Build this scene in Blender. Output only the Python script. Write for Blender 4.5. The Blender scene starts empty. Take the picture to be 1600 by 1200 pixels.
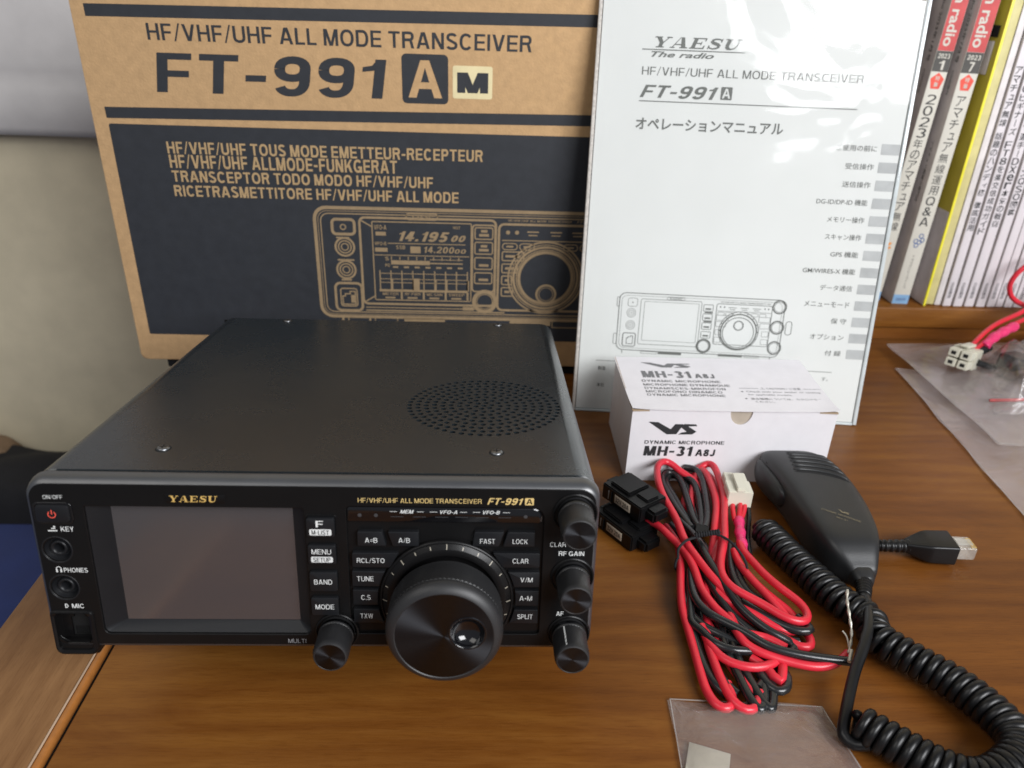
import bpy, bmesh, math, random
from mathutils import Vector, Matrix
random.seed(7)
sc = bpy.context.scene
col = sc.collection

# ------------------------------------------------------------------ camera
cam_data = bpy.data.cameras.new("camera")
cam = bpy.data.objects.new("camera", cam_data); col.objects.link(cam)
cam.matrix_world = Matrix((
    (0.99914, -0.01674, -0.03799, 0.1800),
    (-0.02601, 0.46076, -0.88714, -0.2474),
    (0.03236, 0.88737, 0.45993, 0.2989),
    (0, 0, 0, 1)))
cam_data.sensor_width = 36.0
cam_data.lens = 27.44
cam_data.clip_start = 0.02
cam_data.clip_end = 60.0
cam_data.dof.use_dof = True
cam_data.dof.focus_distance = 0.40
cam_data.dof.aperture_fstop = 11.0
sc.camera = cam

# ------------------------------------------------------------------ light
world = bpy.data.worlds.new("World"); sc.world = world
world.use_nodes = True
bg = world.node_tree.nodes["Background"]
bg.inputs[0].default_value = (0.86, 0.90, 1.0, 1)
bg.inputs[1].default_value = 0.21

def area(name, loc, target, sx, sy, power, colour):
    d = bpy.data.lights.new(name, 'AREA'); d.shape = 'RECTANGLE'; d.size = sx; d.size_y = sy
    d.energy = power; d.color = colour
    o = bpy.data.objects.new(name, d); col.objects.link(o); o.location = loc
    o.rotation_euler = (Vector(target) - Vector(loc)).to_track_quat('-Z', 'Y').to_euler()
    return o
# daylight from the window of the room, behind and to the right of the photographer
area("window_light", (1.10, -1.05, 0.98), (0.25, 0.2, 0.10), 1.15, 0.80, 43.0, (0.97, 0.98, 1.0))
# weak fill light added from the left side
area("fill_light", (-0.9, -0.7, 1.5), (0.1, 0.3, 0.0), 1.4, 1.0, 9.0, (1.0, 0.96, 0.9))

sc.view_settings.view_transform = 'Standard'
sc.view_settings.look = 'None'
sc.view_settings.exposure = 0.0
sc.view_settings.gamma = 1.0

# ------------------------------------------------------------------ materials
def new_mat(name):
    m = bpy.data.materials.new(name); m.use_nodes = True
    nt = m.node_tree
    return m, nt, nt.nodes["Principled BSDF"]

def coords(nt, scale=(1, 1, 1), kind='Object'):
    tc = nt.nodes.new('ShaderNodeTexCoord'); mp = nt.nodes.new('ShaderNodeMapping')
    mp.inputs['Scale'].default_value = scale
    nt.links.new(tc.outputs[kind], mp.inputs['Vector'])
    return mp.outputs['Vector']

def noise(nt, vec, scale, detail=4, rough=0.55, dist=0.0):
    n = nt.nodes.new('ShaderNodeTexNoise')
    n.inputs['Scale'].default_value = scale; n.inputs['Detail'].default_value = detail
    n.inputs['Roughness'].default_value = rough; n.inputs['Distortion'].default_value = dist
    nt.links.new(vec, n.inputs['Vector'])
    return n.outputs['Fac']

def ramp(nt, fac, stops):
    r = nt.nodes.new('ShaderNodeValToRGB')
    e = r.color_ramp.elements
    e[0].position, e[0].color = stops[0][0], (*stops[0][1], 1)
    e[1].position, e[1].color = stops[-1][0], (*stops[-1][1], 1)
    for p, c in stops[1:-1]:
        q = e.new(p); q.color = (*c, 1)
    nt.links.new(fac, r.inputs['Fac'])
    return r.outputs['Color']

def bump(nt, bsdf, fac, strength, dist=0.0005, prev=None):
    b = nt.nodes.new('ShaderNodeBump')
    b.inputs['Strength'].default_value = strength; b.inputs['Distance'].default_value = dist
    nt.links.new(fac, b.inputs['Height'])
    if prev: nt.links.new(prev, b.inputs['Normal'])
    nt.links.new(b.outputs['Normal'], bsdf.inputs['Normal'])
    return b.outputs['Normal']

def plain(name, c, rough=0.5, metal=0.0, coat=0.0, coat_rough=0.1, vary=0.12, vscale=60, bs=0.0, bscale=900, bd=0.0003, ior=1.5, sheen=0.0):
    m, nt, b = new_mat(name)
    v = coords(nt)
    lo = tuple(x * (1 - vary) for x in c); hi = tuple(min(1, x * (1 + vary)) for x in c)
    nt.links.new(ramp(nt, noise(nt, v, vscale), [(0.3, lo), (0.7, hi)]), b.inputs['Base Color'])
    rr = ramp(nt, noise(nt, v, vscale * 0.6, 5), [(0.3, (max(0, rough - .05),) * 3), (0.7, (min(1, rough + .05),) * 3)])
    nt.links.new(rr, b.inputs['Roughness'])
    b.inputs['Metallic'].default_value = metal
    b.inputs['IOR'].default_value = ior
    b.inputs['Coat Weight'].default_value = coat; b.inputs['Coat Roughness'].default_value = coat_rough
    if sheen: b.inputs['Sheen Weight'].default_value = sheen
    if bs: bump(nt, b, noise(nt, v, bscale, 2), bs, bd)
    return m

def wood(name, dark, mid, light, ax='x', coat=0.25):
    m, nt, b = new_mat(name)
    s = (2.7, 14, 14) if ax == 'x' else (14, 2.7, 14)
    v = coords(nt, s)
    n1 = noise(nt, v, 2.0, 6, 0.62, 1.6)
    s2 = (13, 170, 170) if ax == 'x' else (170, 13, 170)
    n2 = noise(nt, coords(nt, s2), 3.0, 5, 0.65, 0.2)
    s3 = (60, 900, 900) if ax == 'x' else (900, 60, 900)
    n3 = noise(nt, coords(nt, s3), 1.5, 3, 0.6)
    big = noise(nt, coords(nt, (2.2, 3.5, 3)), 1.6, 3, 0.5, 0.5)
    w = nt.nodes.new('ShaderNodeTexWave'); w.wave_type = 'BANDS'; w.bands_direction = 'Y' if ax == 'x' else 'X'
    w.inputs['Scale'].default_value = 5.2; w.inputs['Distortion'].default_value = 9; w.inputs['Detail'].default_value = 3
    w.inputs['Detail Scale'].default_value = 0.7
    nt.links.new(coords(nt, (0.9, 5, 5) if ax == 'x' else (5, 0.9, 5)), w.inputs['Vector'])
    def mix(a, bb, f):
        x = nt.nodes.new('ShaderNodeMath'); x.operation = 'MULTIPLY_ADD'
        nt.links.new(a, x.inputs[0]); x.inputs[1].default_value = f; nt.links.new(bb, x.inputs[2]); return x.outputs[0]
    def sc_(a, f):
        x = nt.nodes.new('ShaderNodeMath'); x.operation = 'MULTIPLY'; nt.links.new(a, x.inputs[0]); x.inputs[1].default_value = f; return x.outputs[0]
    f = mix(n1, mix(n2, mix(w.outputs['Fac'], sc_(big, 0.62), 0.055), 0.15), 0.42)
    c = ramp(nt, f, [(0.43, dark), (0.61, mid), (0.80, light)])
    pore = ramp(nt, n3, [(0.34, (0.62, 0.55, 0.5)), (0.5, (1, 1, 1))])
    mx = nt.nodes.new('ShaderNodeMix'); mx.data_type = 'RGBA'; mx.blend_type = 'MULTIPLY'; mx.inputs[0].default_value = 0.38
    nt.links.new(c, mx.inputs[6]); nt.links.new(pore, mx.inputs[7])
    nt.links.new(mx.outputs[2], b.inputs['Base Color'])
    nt.links.new(ramp(nt, n2, [(0.3, (0.30,) * 3), (0.7, (0.46,) * 3)]), b.inputs['Roughness'])
    b.inputs['Coat Weight'].default_value = coat; b.inputs['Coat Roughness'].default_value = 0.32
    b.inputs['IOR'].default_value = 1.33
    bump(nt, b, n3, 0.22, 0.0002, bump(nt, b, noise(nt, coords(nt, (5, 5, 5)), 6, 3), 0.12, 0.001))
    return m

M = {}
M['desk'] = wood('desk_wood', (0.088, 0.027, 0.0048), (0.150, 0.051, 0.0080), (0.225, 0.090, 0.016), coat=0.0)
M['desk_left'] = wood('left_board_wood', (0.105, 0.046, 0.016), (0.165, 0.078, 0.030), (0.24, 0.125, 0.052), 'y', 0.15)
M['edge_wood'] = plain('edge_band', (0.34, 0.13, 0.03), 0.35, coat=0.3, vscale=200)
M['edge_light'] = plain('edge_highlight', (0.42, 0.30, 0.21), 0.4)  # pale colour that holds the band edge's highlight
M['gap'] = plain('dark_gap', (0.006, 0.004, 0.003), 0.9)
M['wall'] = plain('wallpaper', (0.60, 0.53, 0.38), 0.9, vary=0.07, vscale=24, bs=0.35, bscale=600, bd=0.0008)
M['curtain'] = plain('curtain_cloth', (0.52, 0.50, 0.49), 0.95, vary=0.05, vscale=30, bs=0.4, bscale=900, sheen=0.3)
M['blue'] = plain('blue_cloth', (0.012, 0.030, 0.15), 0.9, vary=0.12, vscale=20, bs=0.4, bscale=700, sheen=0.2)
M['blackcloth'] = plain('black_cloth', (0.008, 0.008, 0.010), 0.9, bs=0.4, bscale=500)
M['floor'] = plain('floor', (0.30, 0.24, 0.18), 0.7, vscale=4)
M['cardboard'] = plain('cardboard', (0.50, 0.315, 0.155), 0.85, vary=0.09, vscale=160, bs=0.5, bscale=600, bd=0.0005)
M['cardprint'] = plain('navy_print', (0.021, 0.0235, 0.029), 0.62, vary=0.12, vscale=120, bs=0.15, bscale=700)
M['tanline'] = plain('tan_line_print', (0.27, 0.19, 0.105), 0.8, vary=0.1, vscale=200)
M['tanprint'] = plain('tan_print', (0.40, 0.27, 0.135), 0.8, vary=0.1, vscale=200)
M['sticker'] = plain('cream_sticker', (0.72, 0.62, 0.36), 0.5)
M['black'] = plain('satin_black_plastic', (0.0050, 0.0048, 0.0050), 0.33, ior=1.32, vary=0.1, bs=0.12, bscale=1800, bd=0.0001)
M['bezel'] = plain('bezel_painted', (0.034, 0.036, 0.040), 0.36, vary=0.1, ior=1.9, bs=0.10, bscale=2400, bd=0.0001)
def cover_mat():
    m, nt, b = new_mat('cover_textured_steel')
    v = coords(nt)
    base = ramp(nt, noise(nt, v, 9, 5, 0.6), [(0.3, (0.0085, 0.0125, 0.0155)), (0.75, (0.0125, 0.0170, 0.0205))])
    vo = nt.nodes.new('ShaderNodeTexVoronoi'); vo.inputs['Scale'].default_value = 240; nt.links.new(v, vo.inputs['Vector'])
    dust = ramp(nt, vo.outputs['Distance'], [(0.0, (0.085, 0.085, 0.082)), (0.10, (0.0, 0.0, 0.0))])
    patch = ramp(nt, noise(nt, v, 22, 4, 0.7), [(0.46, (0, 0, 0)), (0.66, (1, 1, 1))])
    mu = nt.nodes.new('ShaderNodeMix'); mu.data_type = 'RGBA'; mu.blend_type = 'MULTIPLY'; mu.inputs[0].default_value = 1
    nt.links.new(dust, mu.inputs[6]); nt.links.new(patch, mu.inputs[7])
    ad = nt.nodes.new('ShaderNodeMix'); ad.data_type = 'RGBA'; ad.blend_type = 'ADD'; ad.inputs[0].default_value = 1
    nt.links.new(base, ad.inputs[6]); nt.links.new(mu.outputs[2], ad.inputs[7])
    nt.links.new(ad.outputs[2], b.inputs['Base Color'])
    nt.links.new(ramp(nt, noise(nt, v, 14, 6, 0.7), [(0.3, (0.22,) * 3), (0.7, (0.33,) * 3)]), b.inputs['Roughness'])
    b.inputs['IOR'].default_value = 1.62
    bump(nt, b, noise(nt, v, 1400, 2), 0.32, 0.0002)
    return m
M['cover'] = cover_mat()
M['button'] = plain('button_rubber', (0.0085, 0.009, 0.0105), 0.40, ior=1.38, vary=0.05, bs=0.06, bscale=2000, bd=0.0001)
M['knurl'] = plain('knurled_grip', (0.017, 0.017, 0.018), 0.45, vary=0.05, ior=1.5)
M['gloss'] = plain('gloss_black', (0.004, 0.004, 0.005), 0.08, vary=0.02, coat=0.5)
M['hole'] = plain('dark_hole', (0.002, 0.002, 0.002), 0.8)
M['white_ink'] = plain('white_ink', (0.62, 0.63, 0.62), 0.6)
M['grey_ink'] = plain('grey_ink', (0.22, 0.22, 0.23), 0.6)
M['gold_ink'] = plain('gold_ink', (0.62, 0.45, 0.18), 0.45, vary=0.1)
M['grey_gold'] = plain('faint_gold_ink', (0.16, 0.135, 0.085), 0.6)
M['gold'] = plain('gold_badge', (0.78, 0.52, 0.16), 0.40, metal=0.35)
M['red_ink'] = plain('red_ink', (0.75, 0.09, 0.06), 0.5)
M['steel'] = plain('screw_steel', (0.20, 0.205, 0.215), 0.36, metal=1.0)
M['tick'] = plain('tick_ink', (0.34, 0.31, 0.25), 0.4)
M['box_white'] = plain('white_carton', (0.70, 0.68, 0.70), 0.75, vary=0.03, vscale=80, bs=0.15, bscale=800)
M['box_edge'] = plain('carton_edge', (0.36, 0.27, 0.18), 0.9)
M['box_in'] = plain('carton_inside', (0.42, 0.36, 0.29), 0.9)
M['ink'] = plain('black_ink', (0.020, 0.021, 0.023), 0.7)
M['ink_grey'] = plain('soft_grey_ink', (0.16, 0.16, 0.165), 0.75)
M['ink_light'] = plain('light_grey_ink', (0.36, 0.37, 0.38), 0.7)
M['paper_ink'] = plain('manual_ink', (0.105, 0.11, 0.10), 0.6)
M['paper'] = plain('manual_paper', (0.655, 0.665, 0.65), 0.7, vary=0.02, vscale=20)
M['pages'] = plain('page_edges', (0.52, 0.49, 0.45), 0.9, vary=0.2, vscale=600)
M['tab'] = plain('grey_tab', (0.40, 0.41, 0.41), 0.7)
M['red_wire'] = plain('red_wire', (0.60, 0.020, 0.038), 0.36, vary=0.08, vscale=90, coat=0.08)
M['black_wire'] = plain('black_wire', (0.013, 0.014, 0.015), 0.27, vary=0.1, coat=0.15)
M['mic'] = plain('mic_plastic', (0.014, 0.0145, 0.0155), 0.42, vary=0.1, bs=0.3, bscale=1600, bd=0.00015)
M['rubber'] = plain('coil_rubber', (0.0055, 0.0055, 0.006), 0.34, ior=1.42, vary=0.1, bs=0.08, bscale=900)
M['white_nylon'] = plain('white_nylon', (0.62, 0.60, 0.50), 0.42, vary=0.05)
M['pink'] = plain('pink_sleeve', (0.66, 0.035, 0.14), 0.3, vary=0.12, vscale=300, bs=0.3, bscale=700)
M['bare'] = plain('tinned_wire', (0.52, 0.49, 0.42), 0.4, metal=0.55, bs=0.6, bscale=1200)
M['label'] = plain('fuse_label', (0.42, 0.36, 0.28), 0.6)
M['fuse'] = plain('fuse_plastic', (0.0045, 0.0045, 0.005), 0.34, ior=1.36, vary=0.1)
M['yellow'] = plain('yellow_plastic', (0.50, 0.42, 0.035), 0.45, vary=0.10, vscale=20)
M['yellow_line'] = plain('yellow_edge', (0.86, 0.78, 0.05), 0.4)
M['pale_yellow'] = plain('pale_yellow', (0.60, 0.54, 0.24), 0.5)
M['book_grey'] = plain('magazine_grey', (0.68, 0.64, 0.63), 0.5)
M['book_white'] = plain('spine_white', (0.68, 0.64, 0.66), 0.5, vary=0.04)
M['book_cream'] = plain('spine_cream', (0.60, 0.58, 0.51), 0.5, vary=0.03)
M['book_dark'] = plain('spine_dark', (0.05, 0.02, 0.035), 0.4, vary=0.5, vscale=60)
M['red_block'] = plain('red_block', (0.56, 0.075, 0.075), 0.45)
M['dark_block'] = plain('dark_block', (0.075, 0.072, 0.065), 0.5)
M['blue_block'] = plain('blue_block', (0.20, 0.36, 0.56), 0.5)
M['blue_ink'] = plain('blue_ink', (0.10, 0.15, 0.30), 0.6)
M['orange_ink'] = plain('orange_ink', (0.70, 0.27, 0.06), 0.6)
M['gold_pin'] = plain('gold_pin', (0.75, 0.55, 0.2), 0.25, metal=1)
M['zip_red'] = plain('zip_strip', (0.62, 0.13, 0.13), 0.4)
M['brown_cloth'] = plain('brown_cloth', (0.20, 0.13, 0.075), 0.9)
M['card'] = plain('card_beige', (0.42, 0.39, 0.32), 0.7)
M['felt'] = plain('speaker_cloth', (0.010, 0.010, 0.011), 0.8)

def spun(name, c, rough):
    m, nt, b = new_mat(name)
    tc = nt.nodes.new('ShaderNodeTexCoord')
    sep = nt.nodes.new('ShaderNodeSeparateXYZ'); nt.links.new(tc.outputs['Object'], sep.inputs[0])
    # fine concentric turning marks about the knob axis (the part's own Y axis)
    cb = nt.nodes.new('ShaderNodeCombineXYZ'); nt.links.new(sep.outputs[0], cb.inputs[0]); nt.links.new(sep.outputs[2], cb.inputs[1])
    ln = nt.nodes.new('ShaderNodeVectorMath'); ln.operation = 'LENGTH'; nt.links.new(cb.outputs[0], ln.inputs[0])
    c2 = nt.nodes.new('ShaderNodeCombineXYZ'); nt.links.new(ln.outputs['Value'], c2.inputs[0])
    n = noise(nt, c2.outputs[0], 4200, 2)
    b.inputs['Base Color'].default_value = (*c, 1)
    b.inputs['Metallic'].default_value = 1.0
    b.inputs['Roughness'].default_value = rough
    b.inputs['Anisotropic'].default_value = 0.92
    tg = nt.nodes.new('ShaderNodeTangent'); tg.direction_type = 'RADIAL'; tg.axis = 'Y'
    nt.links.new(tg.outputs[0], b.inputs['Tangent'])
    bump(nt, b, n, 0.10, 0.00005)
    return m
M['spun'] = spun('spun_metal', (0.060, 0.064, 0.072), 0.34)

def film(name, tint, haze, gloss_rough, wr_scale, wr_strength, wr_dist, ior=1.5, tr=(0.93, 0.94, 0.95)):
    m = bpy.data.materials.new(name); m.use_nodes = True
    nt = m.node_tree; nt.nodes.clear()
    out = nt.nodes.new('ShaderNodeOutputMaterial')
    t = nt.nodes.new('ShaderNodeBsdfTransparent'); t.inputs[0].default_value = (*tr, 1)
    d = nt.nodes.new('ShaderNodeBsdfDiffuse'); d.inputs[0].default_value = (*tint, 1)
    g = nt.nodes.new('ShaderNodeBsdfGlossy'); g.inputs['Roughness'].default_value = gloss_rough
    v = coords(nt)
    n = noise(nt, v, wr_scale, 3, 0.5, 0.6)
    b = nt.nodes.new('ShaderNodeBump'); b.inputs['Strength'].default_value = wr_strength; b.inputs['Distance'].default_value = wr_dist
    nt.links.new(n, b.inputs['Height']); nt.links.new(b.outputs[0], g.inputs['Normal'])
    # a thin sheet reflects alike from both sides
    geo = nt.nodes.new('ShaderNodeNewGeometry'); io = nt.nodes.new('ShaderNodeMapRange')
    io.inputs['To Min'].default_value = ior; io.inputs['To Max'].default_value = 1 / ior
    nt.links.new(geo.outputs['Backfacing'], io.inputs['Value'])
    fr = nt.nodes.new('ShaderNodeFresnel'); nt.links.new(io.outputs[0], fr.inputs['IOR']); nt.links.new(b.outputs[0], fr.inputs['Normal'])
    m1 = nt.nodes.new('ShaderNodeMixShader')
    hz = ramp(nt, noise(nt, v, wr_scale * 0.7, 4, 0.6), [(0.25, (haze * 0.5,) * 3), (0.8, (haze * 1.5,) * 3)])
    nt.links.new(hz, m1.inputs[0])
    nt.links.new(t.outputs[0], m1.inputs[1]); nt.links.new(d.outputs[0], m1.inputs[2])
    m2 = nt.nodes.new('ShaderNodeMixShader'); nt.links.new(fr.outputs[0], m2.inputs[0])
    nt.links.new(m1.outputs[0], m2.inputs[1]); nt.links.new(g.outputs[0], m2.inputs[2])
    nt.links.new(m2.outputs[0], out.inputs[0])
    return m
M['sleeve'] = film('clear_sleeve', (0.8, 0.83, 0.84), 0.03, 0.08, 9.0, 0.6, 0.006, ior=1.36, tr=(0.985, 0.99, 0.985))
M['sleeve_edge'] = plain('sleeve_edge', (0.52, 0.565, 0.57), 0.12, coat=0.5)
M['bag'] = film('poly_bag', (0.68, 0.60, 0.59), 0.20, 0.15, 22.0, 0.9, 0.006, ior=1.42, tr=(0.98, 0.98, 0.98))
M['bag_edge'] = film('poly_bag_seam', (0.50, 0.46, 0.44), 0.30, 0.2, 40.0, 0.5, 0.002)
M['zipbag'] = film('zip_bag', (0.50, 0.45, 0.44), 0.12, 0.13, 46.0, 1.0, 0.004, ior=1.42, tr=(0.98, 0.975, 0.975))
M['rj_clear'] = film('clear_plug', (0.7, 0.68, 0.62), 0.30, 0.08, 80.0, 0.2, 0.001)

def screen_mat():
    m, nt, b = new_mat('touch_screen')
    b.inputs['Base Color'].default_value = (0.050, 0.046, 0.049, 1)
    b.inputs['Roughness'].default_value = 0.13
    b.inputs['IOR'].default_value = 2.1
    bump(nt, b, noise(nt, coords(nt), 2600, 2), 0.05, 0.00005)
    return m
M['screen'] = screen_mat()

# ------------------------------------------------------------------ mesh helpers (all in millimetres)
U = 0.001
def F(u, v, w): return (u, -w, v)       # upright face, w towards the viewer
def T(u, v, w): return (u, v, w)        # flat face, w upwards

def link(name, me, mat=None, parent=None, loc=None):
    o = bpy.data.objects.new(name, me); col.objects.link(o)
    if mat is not None and not me.materials:
        for m in (mat if isinstance(mat, (list, tuple)) else [mat]): me.materials.append(M[m])
    if parent: o.parent = parent
    if loc: o.location = [c * U for c in loc]
    return o

def mk(name, verts, faces, mat, parent=None, smooth=False, loc=None, angle=None, recalc=False, midx=None):
    me = bpy.data.meshes.new(name)
    me.from_pydata([[c * U for c in v] for v in verts], [], faces)
    if recalc:
        bm = bmesh.new(); bm.from_mesh(me); bmesh.ops.recalc_face_normals(bm, faces=bm.faces); bm.to_mesh(me); bm.free()
    if midx:
        for p, i in zip(me.polygons, midx): p.material_index = i
    if smooth:
        me.polygons.foreach_set('use_smooth', [True] * len(me.polygons))
        if angle is not None: me.set_sharp_from_angle(angle=math.radians(angle))
    me.update()
    return link(name, me, mat, parent, loc)

def empty(name, loc=(0, 0, 0), rot=(0, 0, 0), parent=None):
    o = bpy.data.objects.new(name, None); col.objects.link(o); o.empty_display_size = 0.01
    o.location = [c * U for c in loc]; o.rotation_euler = rot
    if parent: o.parent = parent
    return o

def tag(o, label=None, cat=None, group=None, kind=None):
    if label: o['label'] = label
    if cat: o['category'] = cat
    if group: o['group'] = group
    if kind: o['kind'] = kind
    return o

def rrect(u0, v0, u1, v1, r, n=6):
    if not isinstance(r, (list, tuple)): r = [r] * 4      # bl, br, tr, tl
    pts = []
    for (cx, cy, a0, rr) in ((u0 + r[0], v0 + r[0], 180, r[0]), (u1 - r[1], v0 + r[1], 270, r[1]), (u1 - r[2], v1 - r[2], 0, r[2]), (u0 + r[3], v1 - r[3], 90, r[3])):
        for i in range(n + 1):
            a = math.radians(a0 + 90 * i / n)
            pts.append((cx + rr * math.cos(a), cy + rr * math.sin(a)))
    return pts

def circle(cx, cy, r, n=32, a0=0):
    return [(cx + r * math.cos(a0 + 2 * math.pi * i / n), cy + r * math.sin(a0 + 2 * math.pi * i / n)) for i in range(n)]

def inset(pts, d):
    n = len(pts); out = []
    for i in range(n):
        p0, p1, p2 = Vector(pts[i - 1]), Vector(pts[i]), Vector(pts[(i + 1) % n])
        e1 = (p1 - p0); e2 = (p2 - p1)
        if e1.length < 1e-6: e1 = e2
        if e2.length < 1e-6: e2 = e1
        e1.normalize(); e2.normalize()
        n1 = Vector((-e1.y, e1.x)); n2 = Vector((-e2.y, e2.x))
        k = 1 + n1.dot(n2)
        m = (n1 + n2) / max(k, 0.35)
        out.append(tuple(p1 + m * d))
    return out

def loft(loops, frame, cap0=False, cap1=True, closed=True):
    """loops: list of (pts, w); quads between consecutive loops"""
    V, Fc = [], []
    n = len(loops[0][0])
    for pts, w in loops:
        V += [frame(p[0], p[1], w) for p in pts]
    for k in range(len(loops) - 1):
        a, b = k * n, (k + 1) * n
        for i in range(n if closed else n - 1):
            j = (i + 1) % n
            Fc.append((a + i, a + j, b + j, b + i))
    if cap1: Fc.append(tuple(range((len(loops) - 1) * n, len(loops) * n)))
    if cap0: Fc.append(tuple(reversed(range(n))))
    return V, Fc

def slab(name, pts, w0, w1, bev, mat, parent, frame=F, cap0=False, steps=2, smooth=True):
    """prism of a counter-clockwise outline from w0 up to w1 with a rounded front edge"""
    loops = [(pts, w0), (pts, w1 - bev)]
    for i in range(1, steps + 1):
        a = math.pi / 2 * i / steps
        loops.append((inset(pts, bev * (1 - math.cos(a))), w1 - bev + bev * math.sin(a)))
    V, Fc = loft(loops, frame, cap0, True)
    return mk(name, V, Fc, mat, parent, smooth, angle=40)

def box(name, a, b, mat, parent=None, bev=0.0, loc=None, seg=2):
    bm = bmesh.new()
    bmesh.ops.create_cube(bm, size=1)
    s = [(b[i] - a[i]) * U for i in range(3)]; c = [(a[i] + b[i]) / 2 * U for i in range(3)]
    bmesh.ops.scale(bm, vec=s, verts=bm.verts); bmesh.ops.translate(bm, vec=c, verts=bm.verts)
    if bev: bmesh.ops.bevel(bm, geom=bm.edges[:], offset=bev * U, segments=seg, affect='EDGES', profile=0.5)
    me = bpy.data.meshes.new(name); bm.to_mesh(me); bm.free()
    if bev:
        me.polygons.foreach_set('use_smooth', [True] * len(me.polygons)); me.set_sharp_from_angle(angle=math.radians(50))
    return link(name, me, mat, parent, loc)

def filled(outer, holes, w0, w1, frame, bev=0.0):
    """plate with real holes, via a filled 2-D curve; returns verts, faces"""
    cu = bpy.data.curves.new('tmp', 'CURVE'); cu.dimensions = '2D'; cu.fill_mode = 'BOTH'
    cu.extrude = max(0.0, (w1 - w0) / 2 - bev); cu.bevel_depth = bev; cu.bevel_resolution = 2
    for pts in [outer] + holes:
        sp = cu.splines.new('POLY'); sp.points.add(len(pts) - 1); sp.use_cyclic_u = True
        for i, p in enumerate(pts): sp.points[i].co = (p[0], p[1], 0, 1)
    o = bpy.data.objects.new('tmp', cu); col.objects.link(o)
    me = bpy.data.meshes.new_from_object(o.evaluated_get(bpy.context.evaluated_depsgraph_get()))
    wc = (w0 + w1) / 2
    V = [frame(v.co.x, v.co.y, v.co.z + wc) for v in me.vertices]; Fc = [tuple(p.vertices) for p in me.polygons]
    bpy.data.objects.remove(o); bpy.data.curves.remove(cu); bpy.data.meshes.remove(me)
    return V, Fc

def resample(pts, step, closed=False):
    P = [Vector(p) for p in pts]; n = len(P); out = []
    segs = n if closed else n - 1
    for i in range(segs):
        if closed: p0, p1, p2, p3 = P[(i - 1) % n], P[i], P[(i + 1) % n], P[(i + 2) % n]
        else: p0, p1, p2, p3 = P[max(i - 1, 0)], P[i], P[i + 1], P[min(i + 2, n - 1)]
        k = max(1, int((p2 - p1).length / step))
        for j in range(k):
            t = j / k
            out.append(0.5 * ((2 * p1) + (p2 - p0) * t + (2 * p0 - 5 * p1 + 4 * p2 - p3) * t * t + (3 * p1 - p0 - 3 * p2 + p3) * t ** 3))
    if not closed: out.append(P[-1])
    return out

def tube(pts, r, seg=10, closed=False, cap=True, rf=None):
    """parallel-transport tube; r radius or rf(i) radius"""
    n = len(pts); V, Fc = [], []
    tan = []
    for i in range(n):
        a = pts[(i - 1) % n] if closed or i > 0 else pts[0]; b = pts[(i + 1) % n] if closed or i < n - 1 else pts[-1]
        t = (b - a); tan.append(t.normalized() if t.length > 1e-9 else Vector((1, 0, 0)))
    up = Vector((0, 0, 1)) if abs(tan[0].z) < 0.9 else Vector((1, 0, 0))
    nrm = (up - tan[0] * up.dot(tan[0])).normalized()
    for i in range(n):
        nrm = (nrm - tan[i] * nrm.dot(tan[i])).normalized(); bi = tan[i].cross(nrm)
        rr = rf(i) if rf else r
        for j in range(seg):
            a = 2 * math.pi * j / seg
            V.append(pts[i] + (nrm * math.cos(a) + bi * math.sin(a)) * rr)
    for i in range(n if closed else n - 1):
        a, b = i * seg, ((i + 1) % n) * seg
        for j in range(seg):
            k = (j + 1) % seg
            Fc.append((a + j, a + k, b + k, b + j))
    if cap and not closed:
        Fc.append(tuple(reversed(range(seg)))); Fc.append(tuple(range((n - 1) * seg, n * seg)))
    return V, Fc

def lathe(prof, seg, frame, cu=0, cv=0, knurl=None):
    """prof: list of (r, w); knurl=(k0,k1,amp): rows k0..k1 cut into a diamond pattern"""
    V, Fc = [], []
    for k, (r, w) in enumerate(prof):
        for j in range(seg):
            a = 2 * math.pi * j / seg
            rr = r
            if knurl and knurl[0] <= k <= knurl[1]: rr += knurl[2] * (1 if (j + k) % 2 else -1)
            V.append(frame(cu + rr * math.cos(a), cv + rr * math.sin(a), w))
    for k in range(len(prof) - 1):
        a, b = k * seg, (k + 1) * seg
        for j in range(seg):
            i = (j + 1) % seg
            Fc.append((a + j, a + i, b + i, b + j))
    return V, Fc

_tc = {}
def text_mesh(s, bold=0.0, shear=0.0, space=1.0, res=3, line=1.0, ctr=False):
    key = (s, bold, shear, space, res, line, ctr)
    if key not in _tc:
        cu = bpy.data.curves.new('tmp', 'FONT'); cu.body = s; cu.size = 1; cu.offset = bold; cu.shear = shear
        cu.space_character = space; cu.resolution_u = res; cu.space_line = line
        if ctr: cu.align_x = 'CENTER'
        o = bpy.data.objects.new('tmp', cu); col.objects.link(o)
        me = bpy.data.meshes.new_from_object(o.evaluated_get(bpy.context.evaluated_depsgraph_get()))
        V = [(v.co.x, v.co.y) for v in me.vertices]; Fc = [tuple(p.vertices) for p in me.polygons]
        bpy.data.objects.remove(o); bpy.data.curves.remove(cu); bpy.data.meshes.remove(me)
        _tc[key] = (V, Fc)
    return _tc[key]

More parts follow.
